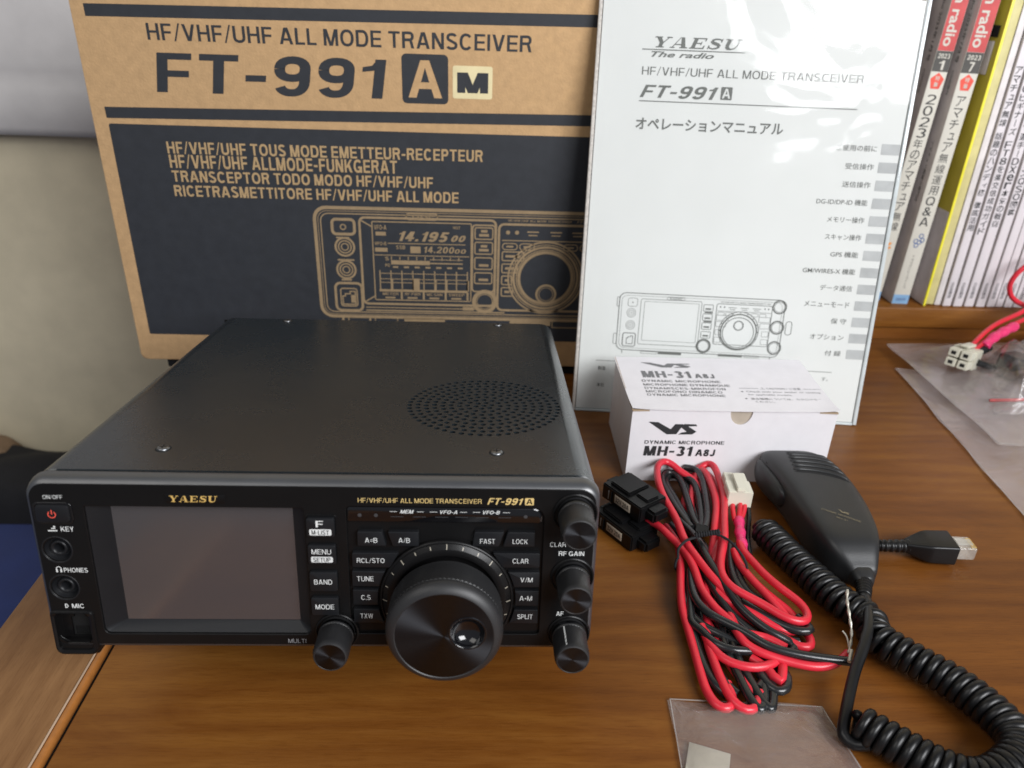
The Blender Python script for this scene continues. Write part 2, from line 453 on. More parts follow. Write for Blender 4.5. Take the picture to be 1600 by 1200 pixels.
# plain grotesque capitals and figures drawn as strokes: cap height 1
def _mstrip(P, w):
    """mitred strip round an open centre line, split into quads; w may be a list"""
    n = len(P); L, R = [], []
    for i in range(n):
        a = Vector(P[max(i - 1, 0)]); b = Vector(P[i]); c = Vector(P[min(i + 1, n - 1)])
        d1 = (b - a).normalized() if i > 0 else (c - b).normalized(); d2 = (c - b).normalized() if i < n - 1 else d1
        n1 = Vector((-d1.y, d1.x)); n2 = Vector((-d2.y, d2.x)); m = (n1 + n2) / max(0.5, 1 + n1.dot(n2))
        ww = (w[i] if isinstance(w, list) else w) / 2
        L.append(tuple(b + m * ww)); R.append(tuple(b - m * ww))
    return [[R[i], R[i + 1], L[i + 1], L[i]] for i in range(n - 1)]
def _arc(cx, cy, rx, ry, a0, a1, n=14, p=0.86):
    out = []
    for i in range(n + 1):
        t = math.radians(a0 + (a1 - a0) * i / n); c, s = math.cos(t), math.sin(t)
        out.append((cx + rx * math.copysign(abs(c) ** p, c), cy + ry * math.copysign(abs(s) ** p, s)))
    return out
def glyph(ch, w):
    h = w * 0.86; e = w / 2; g = h / 2
    Rr = lambda x0, y0, x1, y1: [(x0, y0), (x1, y0), (x1, y1), (x0, y1)]
    def D(x0, y0, x1, y1, k=1.0):
        hw = w * k * 1.06 / 2; return [(x0 - hw, y0), (x0 + hw, y0), (x1 + hw, y1), (x1 - hw, y1)]
    def bowl(xs, x1, y0, y1):
        ry = (y1 - y0) / 2; xm = x1 - min(ry, (x1 - xs) * .62)
        return _mstrip([(xs, y0 + g)] + _arc(xm, (y0 + y1) / 2, x1 - e - xm, ry - g, -90, 90, 12) + [(xs, y1 - g)], w)
    if ch == 'A': W = .80; return W, [D(.09, 0, W / 2 - .03, 1), D(W - .09, 0, W / 2 + .03, 1), Rr(.19, .22, W - .19, .22 + h)]
    if ch == 'B': W = .70; return W, [Rr(0, 0, w, 1)] + bowl(w * .9, W - .03, .48, 1) + bowl(w * .9, W, 0, .48 + h)
    if ch == 'C': W = .76; return W, _mstrip(_arc(W / 2, .5, W / 2 - e, .5 - g, 38, 322, 26), w)
    if ch == 'D': W = .74; return W, [Rr(0, 0, w, 1)] + bowl(w * .9, W, 0, 1)
    if ch == 'E': W = .64; return W, [Rr(0, 0, w, 1), Rr(w, 0, W, h), Rr(w, 1 - h, W, 1), Rr(w, .5 - g, W - .03, .5 + g)]
    if ch == 'F': W = .60; return W, [Rr(0, 0, w, 1), Rr(w, 1 - h, W, 1), Rr(w, .48 - g, W - .04, .48 + g)]
    if ch == 'G': W = .80; return W, _mstrip(_arc(W / 2, .5, W / 2 - e, .5 - g, 40, 345, 26), w) + [Rr(W * .52, .32, W, .32 + h), Rr(W - w, 0, W, .32)]
    if ch == 'H': W = .72; return W, [Rr(0, 0, w, 1), Rr(W - w, 0, W, 1), Rr(w, .5 - g, W - w, .5 + g)]
    if ch == 'I': return w, [Rr(0, 0, w, 1)]
    if ch == 'J': W = .56; return W, _mstrip([(W - e, 1), (W - e, .34)] + _arc(W / 2, .30, W / 2 - e, .30 - g, 0, -175, 14), w)
    if ch == 'K': W = .74; return W, [Rr(0, 0, w, 1), D(w * .9, .34, W - .10, 1), [(w * 1.5, .52), (W - w * 1.15, 0), (W + .01, 0), (w * 1.6 + .16, .68)]]
    if ch == 'L': W = .56; return W, [Rr(0, 0, w, 1), Rr(w, 0, W, h)]
    if ch == 'M': W = .86; return W, [Rr(0, 0, w, 1), Rr(W - w, 0, W, 1), D(W / 2 - .02, 0, w * .8, 1, .95), D(W / 2 + .02, 0, W - w * .8, 1, .95)]
    if ch == 'N': W = .72; return W, [Rr(0, 0, w, 1), Rr(W - w, 0, W, 1), D(W - w * .62, 0, w * .62, 1, 1.1)]
    if ch in 'OQ': 
        W = .80; o = _mstrip(_arc(W / 2, .5, W / 2 - e, .5 - g, 0, 360, 32), w)
        return W, o + ([D(W - .08, -.02, W * .58, .30, .8)] if ch == 'Q' else [])
    if ch == 'P': W = .66; return W, [Rr(0, 0, w, 1)] + bowl(w * .9, W, .40, 1)
    if ch == 'R': W = .72; return W, [Rr(0, 0, w, 1)] + bowl(w * .9, W - .02, .44, 1) + [D(W - w * .55, 0, W - w * 1.25, .45)]
    if ch == 'S':
        W = .68; a = _arc(W / 2, .735, W / 2 - e - .02, .265 - g, 22, 215, 16); b = _arc(W / 2, .265, W / 2 - e, .265 - g, 35, -160, 16)
        return W, _mstrip(a + b, w)
    if ch == 'T': W = .68; return W, [Rr(W / 2 - e, 0, W / 2 + e, 1 - h), Rr(0, 1 - h, W, 1)]
    if ch == 'U': W = .72; return W, _mstrip([(e, 1), (e, .36)] + _arc(W / 2, .34, W / 2 - e, .34 - g, 180, 360, 16) + [(W - e, .36), (W - e, 1)], w)
    if ch == 'V': W = .76; return W, [D(W / 2 - .02, 0, .09, 1), D(W / 2 + .02, 0, W - .09, 1)]
    if ch == 'W': W = 1.08; return W, [D(.29, 0, .08, 1), D(.29, 0, W / 2, 1, .9), D(W - .29, 0, W / 2, 1, .9), D(W - .29, 0, W - .08, 1)]
    if ch == 'X': W = .74; return W, [D(.10, 0, W - .10, 1), D(W - .10, 0, .10, 1)]
    if ch == 'Y': W = .74; return W, [Rr(W / 2 - e, 0, W / 2 + e, .42), D(W / 2, .38, .10, 1), D(W / 2, .38, W - .10, 1)]
    if ch == 'Z': W = .66; return W, [Rr(0, 0, W, h), Rr(0, 1 - h, W, 1), D(.13, h * .8, W - .13, 1 - h * .8, 1.1)]
    if ch == '0': W = .62; return W, _mstrip(_arc(W / 2, .5, W / 2 - e, .5 - g, 0, 360, 30), w)
    if ch == '1': W = .40; return W, [Rr(W - w, 0, W, 1), [(0, .68), (W - w * .9, .72), (W - w * .9, .86), (0, .80)], [(W - w - .12, .72), (W - w * .8, .72), (W, 1), (W - w * .8, 1)]]
    if ch == '2':
        W = .62; a = _arc(W / 2, .70, W / 2 - e, .30 - g, 165, -20, 14)
        return W, _mstrip(a + [(W * .62, .42), (W * .30, .22), (e * 1.1, h * .6)], w) + [Rr(0, 0, W, h)]
    if ch == '3':
        W = .62; return W, _mstrip(_arc(W / 2, .745, W / 2 - e - .02, .255 - g, 155, -90, 14), w) + _mstrip(_arc(W / 2, .275, W / 2 - e, .275 - g, 90, -155, 14), w)
    if ch == '4': W = .64; return W, [Rr(W - w - .13, 0, W - .13, 1), Rr(0, .22, W, .22 + h), D(w * .5, .30, W - w - .10, 1, .9)]
    if ch == '5':
        W = .62; return W, [Rr(.08, 1 - h, W - .04, 1), [(.04, .46), (.04 + w, .46), (.08 + w, 1), (.08, 1)]] + _mstrip(_arc(W / 2 - .01, .32, W / 2 - e, .32 - g, 140, -155, 16), w)
    if ch in '69':
        W = .64; q = _mstrip(_arc(W / 2, .31, W / 2 - e, .31 - g, 0, 360, 24), w) + _mstrip([(e, .33)] + _arc(W / 2, .62, W / 2 - e, .38 - g, 180, 28, 16), w)
        if ch == '9': q = [[(W - x, 1 - y) for x, y in f] for f in q]
        return W, q
    if ch == '7': W = .60; return W, [Rr(0, 1 - h, W, 1), D(.22, 0, W - .12, 1 - h * .9, 1.0)]
    if ch == '8':
        W = .64; return W, _mstrip(_arc(W / 2, .75, W / 2 - e - .03, .25 - g, 0, 360, 22), w) + _mstrip(_arc(W / 2, .275, W / 2 - e, .275 - g, 0, 360, 22), w)
    if ch == '-': W = .36; return W, [Rr(0, .34, W, .34 + h)]
    if ch == '.': return w, [Rr(0, 0, w, w)]
    if ch == '/': W = .36; return W, [D(.02, -.04, W - .02, 1.04, .55)]
    if ch == '=': W = .44; return W, [Rr(0, .26, W, .26 + h * .9), Rr(0, .56, W, .56 + h * .9)]
    if ch == '\u2022': return .30, [[(.15 + .15 * math.cos(t * .785), .45 + .15 * math.sin(t * .785)) for t in range(8)]]
    if ch == '\u00c4': W, q = glyph('A', w); return W, q + [Rr(.20, 1.08, .34, 1.22), Rr(W - .34, 1.08, W - .20, 1.22)]
    return None
_gc = {}
def stroke_text(s, w, shear=0.0, space=1.0):
    key = (s, w, shear, space)
    if key in _gc: return _gc[key]
    x = 0; V, Fc = [], []; k = 0
    for ch in s:
        if ch == ' ': x += 0.30 * space; continue
        r = glyph(ch, w)
        if r is None: return None
        W, polys = r
        for p in polys:
            ar = sum(p[i - 1][0] * p[i][1] - p[i][0] * p[i - 1][1] for i in range(len(p)))
            if ar < 0: p = p[::-1]
            b = len(V); V += [(x + a + shear * c, c) for a, c in p]; Fc.append(tuple(range(b, b + len(p))))
        x += W + 0.135 * space
    _gc[key] = (V, Fc); return V, Fc

# heavy extended serif capitals for the maker's badge: unit height, strokes as polygons
def _bar(x0, y0, x1, y1): return [(x0, y0), (x1, y0), (x1, y1), (x0, y1)]
def _stroke2(pts, wd):
    out = []
    for i in range(len(pts) - 1):
        (x0, y0), (x1, y1) = pts[i], pts[i + 1]
        dx, dy = x1 - x0, y1 - y0; L = math.hypot(dx, dy); nx, ny = -dy / L * wd[i] / 2, dx / L * wd[i] / 2
        mx, my = -dy / L * wd[i + 1] / 2, dx / L * wd[i + 1] / 2
        ex, ey = dx / L * .01, dy / L * .01
        out.append([(x0 - nx - ex, y0 - ny - ey), (x1 - mx + ex, y1 - my + ey), (x1 + mx + ex, y1 + my + ey), (x0 + nx - ex, y0 + ny - ey)])
    return out
SERIF = {
 'Y': (1.45, [[(0.10, 1), (0.50, 1), (0.90, 0.45), (0.90, 0), (0.58, 0), (0.58, 0.42)], [(1.28, 1), (1.18, 1), (0.80, 0.45), (0.90, 0.40)], _bar(0, .9, .62, 1), _bar(1.0, .9, 1.45, 1), _bar(.40, 0, 1.08, .1)]),
 'A': (1.50, [[(0.62, 1), (0.90, 1), (1.36, 0), (0.98, 0)], [(0.62, 1), (0.22, 0), (0.12, 0), (0.56, 1)], _bar(.34, .28, 1.0, .38), _bar(0, 0, .42, .1), _bar(.82, 0, 1.5, .1)]),
 'E': (1.30, [_bar(.14, 0, .46, 1), _bar(0, .9, 1.16, 1), _bar(0, 0, 1.22, .1), _bar(.4, .45, .86, .55), [(1.06, 1), (1.06, .9), (1.10, .70), (1.18, .70), (1.18, 1)], [(1.10, .1), (1.14, .32), (1.24, .32), (1.24, 0), (1.1, 0)], _bar(.82, .34, .90, .66)]),
 'S': (1.22, _stroke2([(1.06, .72), (.98, .88), (.72, .95), (.40, .92), (.24, .78), (.32, .63), (.62, .53), (.92, .42), (1.02, .26), (.86, .10), (.54, .05), (.26, .12), (.14, .30)], [.08, .10, .12, .16, .26, .26, .26, .26, .26, .16, .12, .10, .08]) + [_bar(1.02, .66, 1.10, 1), _bar(.10, 0, .18, .36)]),
 'U': (1.45, _stroke2([(.32, .95), (.32, .34), (.42, .14), (.72, .06), (1.02, .14), (1.14, .36), (1.14, .95)], [.32, .32, .26, .14, .10, .10, .10]) + [_bar(0, .9, .64, 1), _bar(.92, .9, 1.42, 1)]),
}
class Acc:
    """collects flat print on a face into one mesh"""
    def __init__(s, frame, w=0.12): s.V, s.F, s.frame, s.w, s.k = [], [], frame, w, 0
    def _w(s): s.k += 1; return s.w + 0.012 * (s.k % 7)
    def add(s, pts, faces, w=None):
        b = len(s.V); w = s._w() if w is None else w
        off = [0.0] * len(pts)
        if sum(len(f) for f in faces) == len(pts) and len(faces) > 1:
            for k, f in enumerate(faces):
                for i in f: off[i] = 0.0035 * (k % 23)
        s.V += [s.frame(p[0], p[1], w + off[i]) for i, p in enumerate(pts)]; s.F += [tuple(b + i for i in f) for f in faces]
    def poly(s, pts, w=None): s.add(pts, [tuple(range(len(pts)))], w)
    def rect(s, u0, v0, u1, v1): s.poly([(u0, v0), (u1, v0), (u1, v1), (u0, v1)])
    def rrect(s, u0, v0, u1, v1, r): s.poly(rrect(u0, v0, u1, v1, r, 4))
    def disc(s, c, r, n=20): s.poly(circle(c[0], c[1], r, n))
    def outline(s, pts, wd, closed=True):
        n = len(pts); L = []
        a = inset(pts, -wd / 2) if closed else None
        if closed:
            b = inset(pts, wd / 2)
            s.add(a + b, [(i, (i + 1) % n, n + (i + 1) % n, n + i) for i in range(n)])
        else:
            for i in range(n - 1):
                x0, y0 = pts[i]; x1, y1 = pts[i + 1]; dx, dy = x1 - x0, y1 - y0; l = math.hypot(dx, dy) or 1
                nx, ny = -dy / l * wd / 2, dx / l * wd / 2
                s.add([(x0 - nx, y0 - ny), (x1 - nx, y1 - ny), (x1 + nx, y1 + ny), (x0 + nx, y0 + ny)], [(0, 1, 2, 3)])
    def ring(s, c, r, wd, n=40): s.outline(circle(c[0], c[1], r, n), wd)
    def text(s, t, u0, v0, u1=None, v1=None, bold=0.0, shear=0.0, space=1.0, res=3, rot=0, line=1.0, ctr=False, asp=None):
        """text fitted into the box; rot 90/-90 turns it"""
        got = stroke_text(t, 0.125 if bold < .012 else 0.145 if bold < .018 else 0.165 if bold < .025 else 0.19 if bold < .04 else 0.225, shear, space)
        V, Fc = got or text_mesh(t, bold, shear, space, res, line, ctr)
        x0, x1 = min(p[0] for p in V), max(p[0] for p in V); y0, y1 = min(p[1] for p in V), max(p[1] for p in V)
        out = []
        for x, y in V:
            a, b = (x - x0) / (x1 - x0), (y - y0) / (y1 - y0)
            if rot == 0: out.append((u0 + a * (u1 - u0), v0 + b * (v1 - v0)))
            elif rot == -90: out.append((u0 + b * (u1 - u0), v1 - a * (v1 - v0)))
            else: out.append((u1 - b * (u1 - u0), v0 + a * (v1 - v0)))
        s.add(out, Fc)
    def serif(s, t, u0, v0, u1, v1, slant=0.0):
        total = sum(SERIF[c][0] for c in t) + 0.14 * (len(t) - 1) + slant
        kx = (u1 - u0) / total; ky = v1 - v0; x = 0
        for c in t:
            wd, polys = SERIF[c]
            for p in polys:
                q = [(u0 + (x + a + slant * b) * kx, v0 + b * ky) for a, b in p]
                ar = sum(q[i - 1][0] * q[i][1] - q[i][0] * q[i - 1][1] for i in range(len(q)))
                s.poly(q if ar > 0 else q[::-1])
            x += wd + 0.14
    def done(s, name, mat, parent): return mk(name, s.V, s.F, mat, parent)

# lettering with the A in a box, used on box, manual and radio
def boxed_a(acc, u0, v0, u1, v1, r):
    """filled badge with the letter left out of it (the bare stock shows through)"""
    V, Fc = text_mesh('A', 0.012, 0, 1, 3)
    w, h = u1 - u0, v1 - v0
    mx, my = w * 0.13, h * 0.12
    A_out = [(0.0, 0), (0.24, 0), (0.32, 0.24), (0.68, 0.24), (0.76, 0), (1.0, 0), (0.63, 1), (0.37, 1)]
    A_in = [(0.38, 0.42), (0.62, 0.42), (0.5, 0.80)]
    f = lambda p: (u0 + mx + p[0] * (w - 2 * mx), v0 + my + p[1] * (h - 2 * my))
    V, Fc = filled(rrect(u0, v0, u1, v1, r, 4), [[f(p) for p in A_out]], 0, 0, T)
    acc.add([(p[0], p[1]) for p in V], Fc)
    acc.poly([f(p) for p in A_in])

# ================================================================== the setting
DESK_L, DESK_R, DESK_F, DESK_B = -61, 1150, -240, 640
wall = box('wall', (-1700, 640, -720), (1900, 700, 1500), 'wall'); tag(wall, kind='structure')
flo = box('floor', (-1700, -2200, -760), (1900, 640, -720), 'floor'); tag(flo, kind='structure')

desk = tag(empty('desk', (0, 0, -720)), 'brown wood grain desk under the black radio, with a board along its left edge', 'desk')
box('desktop', (0, DESK_F, 690), (DESK_R, DESK_B, 720), 'desk', desk, 0.8)
box('gap_strip', (-3.0, DESK_F, 692), (0.4, DESK_B, 716.5), 'gap', desk)
box('side_board', (DESK_L, DESK_F, 688), (-6.6, DESK_B, 720.6), 'desk_left', desk, 1.0)
box('edge_band', (-6.6, DESK_F, 689), (-2.8, DESK_B, 720.2), 'edge_wood', desk, 1.1)
box('desk_leg', (DESK_L + 4, DESK_F + 20, 0), (DESK_L + 30, DESK_B - 20, 690), 'desk_left', desk)
box('desk_leg', (DESK_R - 30, DESK_F + 20, 0), (DESK_R - 4, DESK_B - 20, 690), 'desk', desk)
# highlight along the band's upper edge, put in as a pale strip
box('edge_highlight', (-6.9, DESK_F, 720.3), (-5.9, DESK_B, 720.9), 'edge_light', desk, 0.25)

shelf = tag(empty('shelf_plinth', (0, 434, 0)), 'dark wood plinth on the desk that carries the row of magazines', 'shelf')
box('shelf_board', (515, 0, 14), (1140, 204, 34), 'desk', shelf, 0.8)
box('plinth_front', (520, 4, 0.4), (1135, 16, 14), 'desk', shelf)
box('plinth_side', (520, 16, 0.4), (532, 200, 14), 'desk', shelf)

def cloth(name, x0, x1, y, z0, z1, nx, nz, fn, mat, label, cat, thick=6):
    V, Fc = [], []
    for side in (0, 1):
        for k in range(nz + 1):
            for i in range(nx + 1):
                x = x0 + (x1 - x0) * i / nx; z = z0 + (z1 - z0) * k / nz
                V.append((x, y + fn(x, z) + side * thick, z))
    n = (nx + 1) * (nz + 1)
    for s in (0, 1):
        for k in range(nz):
            for i in range(nx):
                a = s * n + k * (nx + 1) + i
                q = (a, a + 1, a + nx + 2, a + nx + 1)
                Fc.append(q if s == 0 else q[::-1])
    for k in range(nz):
        for i in (0, nx):
            a = k * (nx + 1) + i; Fc.append((a, a + nx + 1, n + a + nx + 1, n + a))
    for i in range(nx):
        for k in (0, nz):
            a = k * (nx + 1) + i; Fc.append((a, n + a, n + a + 1, a + 1))
    return tag(mk(name, V, Fc, mat, None, True, recalc=True), label, cat)
cloth('fabric_blind', -900, 400, 622, 136, 620, 60, 60,
      lambda x, z: 4 * math.sin(z / 31 + x / 300) * (1 if z > 200 else .4) + 3 * math.sin(x / 47 + z / 80) + (-9 if z < 190 else 0) * math.exp(-((z - 160) / 30) ** 2),
      'curtain', 'pale grey fabric blind hanging on the wall at the upper left', 'blind')

# bed side at the far left: blue cover with something black lying on it
def heap(name, x0, x1, y0, y1, z0, h, mat, label, cat, nx=40, ny=30, fn=None):
    V, Fc = [], []
    for j in range(ny + 1):
        for i in range(nx + 1):
            u, v = i / nx, j / ny
            e = min(1, 6 * min(u, 1 - u)) * min(1, 6 * min(v, 1 - v)); e = math.sin(e * math.pi / 2) ** 0.5 if e > 0 else 0
            zz = h * e * (fn(u, v) if fn else 1)
            V.append((x0 + (x1 - x0) * u, y0 + (y1 - y0) * v, z0 + zz))
    for j in range(ny):
        for i in range(nx):
            a = j * (nx + 1) + i; Fc.append((a, a + 1, a + nx + 2, a + nx + 1))
    b = len(V)
    V += [(x0, y0, z0), (x1, y0, z0), (x1, y1, z0), (x0, y1, z0)]
    Fc.append((b + 3, b + 2, b + 1, b))
    return tag(mk(name, V, Fc, mat, None, True), label, cat)
bed = tag(empty('bed', (-520, 200, -720)), 'low bed with a blue cover seen beside the desk at the far left', 'bed')
box('bed_cover', (-700, -620, 300), (420, 430, 428), 'blue', bed, 30, seg=5)
box('bed_frame', (-690, -600, 0.5), (410, 425, 299), 'blackcloth', bed)
heap('black_bag', -820, -230, 510, 634, -291.5, 52, 'blackcloth', 'black cloth bag lying on the blue cover against the wall', 'bag',
     fn=lambda u, v: 0.75 + .2 * math.sin(9 * u + 3 * v) + .1 * math.sin(23 * u - 7 * v))
heap('brown_cushion', -560, -408, 590, 632, -270, 32, 'brown_cloth', 'small brown hump showing above the black bag at the wall', 'cushion', 24, 10)

# ================================================================== the radio
TILT = math.radians(7.92)
radio = tag(empty('radio_transceiver', (0, 0, 41.07), (-TILT, 0, 0)),
            'black desktop radio transceiver with blank touch screen, large tuning dial and round speaker grille', 'radio')

# --- front bezel shell: rounded box 229 x 80, lofted from the face to the seam
def fr(i, v0=0.0): return rrect(i, v0 + i, 229 - i, 80 - i, 7.5 - i * 0.5, 8)
def face_loop(i_side, v_low, v_high, r): return rrect(i_side, v_low, 229 - i_side, v_high, r, 8)
loops = [(face_loop(0.4, 0.4, 79.4, 8), -6.8), (face_loop(0.0, 0.0, 80, 8), -6.2), (face_loop(0.0, 0.0, 80, 8), -5.2), (face_loop(0.15, 0.1, 79.7, 8), -3.2),
         (face_loop(0.5, 0.4, 78.9, 7.6), -1.6), (face_loop(1.2, 1.0, 77.9, 7), -0.4), (face_loop(2.2, 2.2, 77.2, 6.4), 0.0)]
V, Fc = loft(loops, F, False, False)
mk('front_bezel', V, Fc, 'bezel', radio, True, angle=60)
# dark groove between the bezel and the cover
V, Fc = loft([(rrect(1.3, 1.3, 227.7, 78.7, 7, 8), -9), (rrect(1.3, 1.3, 227.7, 78.7, 7, 8), -6.0)], F, False, True)
mk('seam_groove', V, Fc, 'hole', radio)

# --- face plate with openings
holes = [rrect(22.3, 6.8, 109.3, 68.0, [3, 3, 1.5, 1.5], 5), circle(9.3, 47.6, 5.7, 32), circle(9.4, 29.8, 5.7, 32),
         rrect(3.0, 2.4, 17.0, 17.4, 2.5, 5), rrect(125.8, 7.5, 206.4, 69.0, [2, 2, 5, 2], 6)]
V, Fc = filled(rrect(2.25, 2.25, 226.75, 77.15, 6.4, 8), holes, -1.6, 0.05, F, 0.35)
mk('face_plate', V, Fc, 'black', radio, True, angle=35)

# --- screen bezel and screen
def quad_ring(outer, w0, inner, w1):
    return loft([(outer, w0), (inner, w1)], F, False, False)
o_ = rrect(22.3, 6.8, 109.3, 68.0, [3, 3, 1.5, 1.5], 5)
i1 = rrect(30.6, 11.0, 103.9, 67.0, [0.6] * 4, 5)
mid = rrect(23.6, 7.7, 108.3, 67.8, [2.4, 2.4, 1.2, 1.2], 5)
V, Fc = loft([(o_, -1.0), (mid, -1.8), (i1, -4.6), (inset(i1, 0.5), -4.7)], F, False, False)
mk('screen_bezel', V, Fc, 'button', radio, True, angle=25)
V, Fc = loft([(rrect(29.8, 10.2, 104.7, 67.8, 0.6, 3), -5.2), (rrect(29.8, 10.2, 104.7, 67.8, 0.6, 3), -4.66)], F, True, True)
mk('touch_screen', V, Fc, 'screen', radio)

# --- inner back walls behind the openings
box('inner_wall', (2.6, 6.9, 2.6), (226.4, 8.5, 77), 'hole', radio)

# --- badge above the screen
badge = slab('badge_plate', rrect(55.1, 69.5, 78.6, 73.5, 0.8, 4), 0.0, 0.30, 0.15, 'black', radio)
a = Acc(F, 0.34); a.serif('YAESU', 56.4, 70.1, 75.8, 72.9, 0.18); a.done('badge_lettering', 'gold', badge)

# --- left column
pw = slab('power_button', rrect(3.9, 60.6, 17.2, 68.3, 1.6, 5), -0.5, 1.0, 0.6, 'button', radio)
a = Acc(F, 1.03)
arc = [(10.4 + 1.45 * math.cos(math.radians(t)), 64.3 + 1.45 * math.sin(math.radians(t))) for t in range(130, 411, 14)]
a.outline(arc, 0.42, False); a.rect(10.2, 64.3, 10.62, 66.3); a.done('power_symbol', 'red_ink', pw)
V, Fc = filled(rrect(3.0, 59.8, 18.1, 69.2, 2.2, 5), [rrect(3.7, 60.4, 17.4, 68.5, 1.7, 5)], 0.02, 0.42, F, 0.15)
mk('button_surround', V, Fc, 'gloss', radio, True, angle=35)

def jack(cu, cv):
    prof = [(6.3, 0.0), (6.1, 0.22), (5.8, 0.2), (5.5, -0.2), (5.1, -1.6), (4.4, -2.9), (3.9, -3.2), (3.6, -3.1), (3.45, -1.6), (3.2, -1.1), (2.8, -1.0), (2.3, -1.3), (1.9, -2.0), (1.75, -3.4), (1.7, -7)]
    V, Fc = lathe(prof, 40, F, cu, cv)
    j = mk('headphone_jack', V, Fc, 'button', radio, True, recalc=False)
    mk('socket_hole', [F(*p, -6.4) for p in circle(cu, cv, 1.9, 20)], [tuple(range(20))], 'hole', j)
    return j
jack(9.3, 47.6); jack(9.4, 29.8)

# --- microphone socket surround, hanging a little below the case
outer = rrect(1.3, -3.2, 19.4, 18.9, [3.6, 3.6, 2.4, 2.4], 6); inner = rrect(3.0, -0.9, 17.2, 17.4, [2.2] * 4, 6)
sur = None
V, Fc = loft([(outer, -6), (outer, 0.2), (inset(outer, 0.5), 0.9), (inset(outer, 1.1), 1.05)], F, False, False)
V2, F2 = loft([(inset(outer, 1.1), 1.05), (inner, 0.5), (inset(inner, 0.6), -4.8)], F, False, False)
n = len(V); V += V2; Fc += [tuple(n + i for i in f) for f in F2]
sur = mk('mic_socket', V, Fc, 'black', radio, True, angle=38)
cav = [(7.2, 3.0), (14.8, 3.0), (14.8, 12.4), (13.1, 12.4), (13.1, 13.8), (12.0, 13.8), (12.0, 15.2), (9.6, 15.2), (9.6, 13.8), (8.5, 13.8), (8.5, 12.4), (7.2, 12.4)]
V, Fc = filled(rrect(3.2, -0.7, 17.0, 17.2, 2, 4), [cav], -4.9, -4.4, F)
mk('socket_insert', V, Fc, 'black', sur)
V, Fc = loft([(cav, -4.4), (cav, -6.6)], F, False, False)
mk('socket_cavity', V, Fc, 'hole', sur)
a = Acc(F, -5.6)
for k in range(8): a.rect(7.9 + k * 0.85, 3.0, 8.2 + k * 0.85, 7.0)
a.done('socket_pins', 'black', sur)
box('socket_underside', (1.8, 0.2, -3.1), (18.9, 6.2, 2.4), 'black', radio, 0.5)

# --- printed legends
def legend(ink, *items):
    a = Acc(F, 0.10)
    for f in items: f(a)
    return a.done('printed_legend', ink, radio)
legend('white_ink', lambda a: a.text('ON/OFF', 7.6, 70.7, 15.2, 72.5, 0.006))
legend('white_ink', lambda a: a.text('KEY', 12.3, 56.2, 17.4, 58.4, 0.017))
legend('white_ink', lambda a: (a.rect(7.2, 56.2, 10.9, 56.75), a.rect(8.6, 57.3, 10.3, 57.75), a.disc((9.9, 58.3), 0.42)))
legend('white_ink', lambda a: a.text('PHONES', 10.5, 37.2, 20.1, 39.3, 0.017))
arc1 = [(8.6 + 1.0 * math.cos(math.radians(t)), 38.7 + 1.1 * math.sin(math.radians(t))) for t in range(-10, 191, 20)]
legend('white_ink', lambda a: (a.outline(arc1, 0.32, False), a.rect(7.4, 37.2, 8.1, 38.6), a.rect(9.1, 37.2, 9.8, 38.6)))
legend('white_ink', lambda a: a.text('MIC', 11.1, 19.9, 16.0, 22.0, 0.017))
arc2 = [(8.6 + 0.9 * math.cos(math.radians(t)), 21.0 + 0.9 * math.sin(math.radians(t))) for t in range(-90, 91, 20)]
legend('white_ink', lambda a: (a.outline(arc2, 0.3, False), a.rect(8.3, 20.0, 8.7, 22.0)))
legend('white_ink', lambda a: a.text('RF GAIN', 212.8, 46.9, 223.4, 49.0, 0.012))
legend('white_ink', lambda a: a.text('CLAR', 209.0, 51.1, 215.6, 53.2, 0.010))
legend('white_ink', lambda a: a.text('AF', 213.2, 17.4, 216.2, 19.5, 0.012))
legend('grey_ink', lambda a: a.text('MULTI', 99.0, 2.9, 106.6, 5.0, 0.010))
legend('gold_ink', lambda a: a.text('HF/VHF/UHF ALL MODE TRANSCEIVER', 131.0, 70.6, 180.6, 72.8, 0.006))
legend('gold_ink', lambda a: a.text('FT-991', 182.8, 70.3, 197.3, 73.3, 0.03, shear=0.3))
legend('gold_ink', lambda a: boxed_a(a, 198.0, 70.2, 201.6, 73.4, 0.4))

# --- control panel, sunk into the face
panel = box('control_panel', (125.9, 1.3, 7.6), (206.3, 2.4, 68.9), 'black', radio)
V, Fc = loft([(rrect(126.6, 61.9, 205.2, 68.4, [1, 1, 3.6, 1], 5), -1.3), (rrect(126.6, 61.9, 205.2, 68.4, [1, 1, 3.6, 1], 5), -0.25), (rrect(127.0, 62.3, 204.8, 68.0, [1, 1, 3.3, 1], 5), 0.0)], F, False, True)
strip = mk('indicator_strip', V, Fc, 'gloss', radio, True, angle=30)
a = Acc(F, 0.06)
for u0, u1, t in ((147.7, 153.3, 'MEM'), (163.9, 170.7, 'VFO-A'), (181.2, 188.0, 'VFO-B')):
    a.text(t, u0, 65.9, u1, 67.5, 0.02, shear=0.25)
    a.rect(u0 - 4.2, 66.6, u0 - 1.2, 66.8); a.rect(u1 + 1.2, 66.6, u1 + 4.0, 66.8)
a.done('indicator_legends', 'white_ink', strip)
a = Acc(F, 0.04)
for u in (131.5, 138, 198.5): a.disc((u, 64.9), 0.8)
for u in (146.5, 155.5, 164.5, 172.5, 181.0, 190): a.rect(u - 2.6, 64.25, u + 2.6, 64.5)
a.done('indicator_windows', 'bezel', strip)

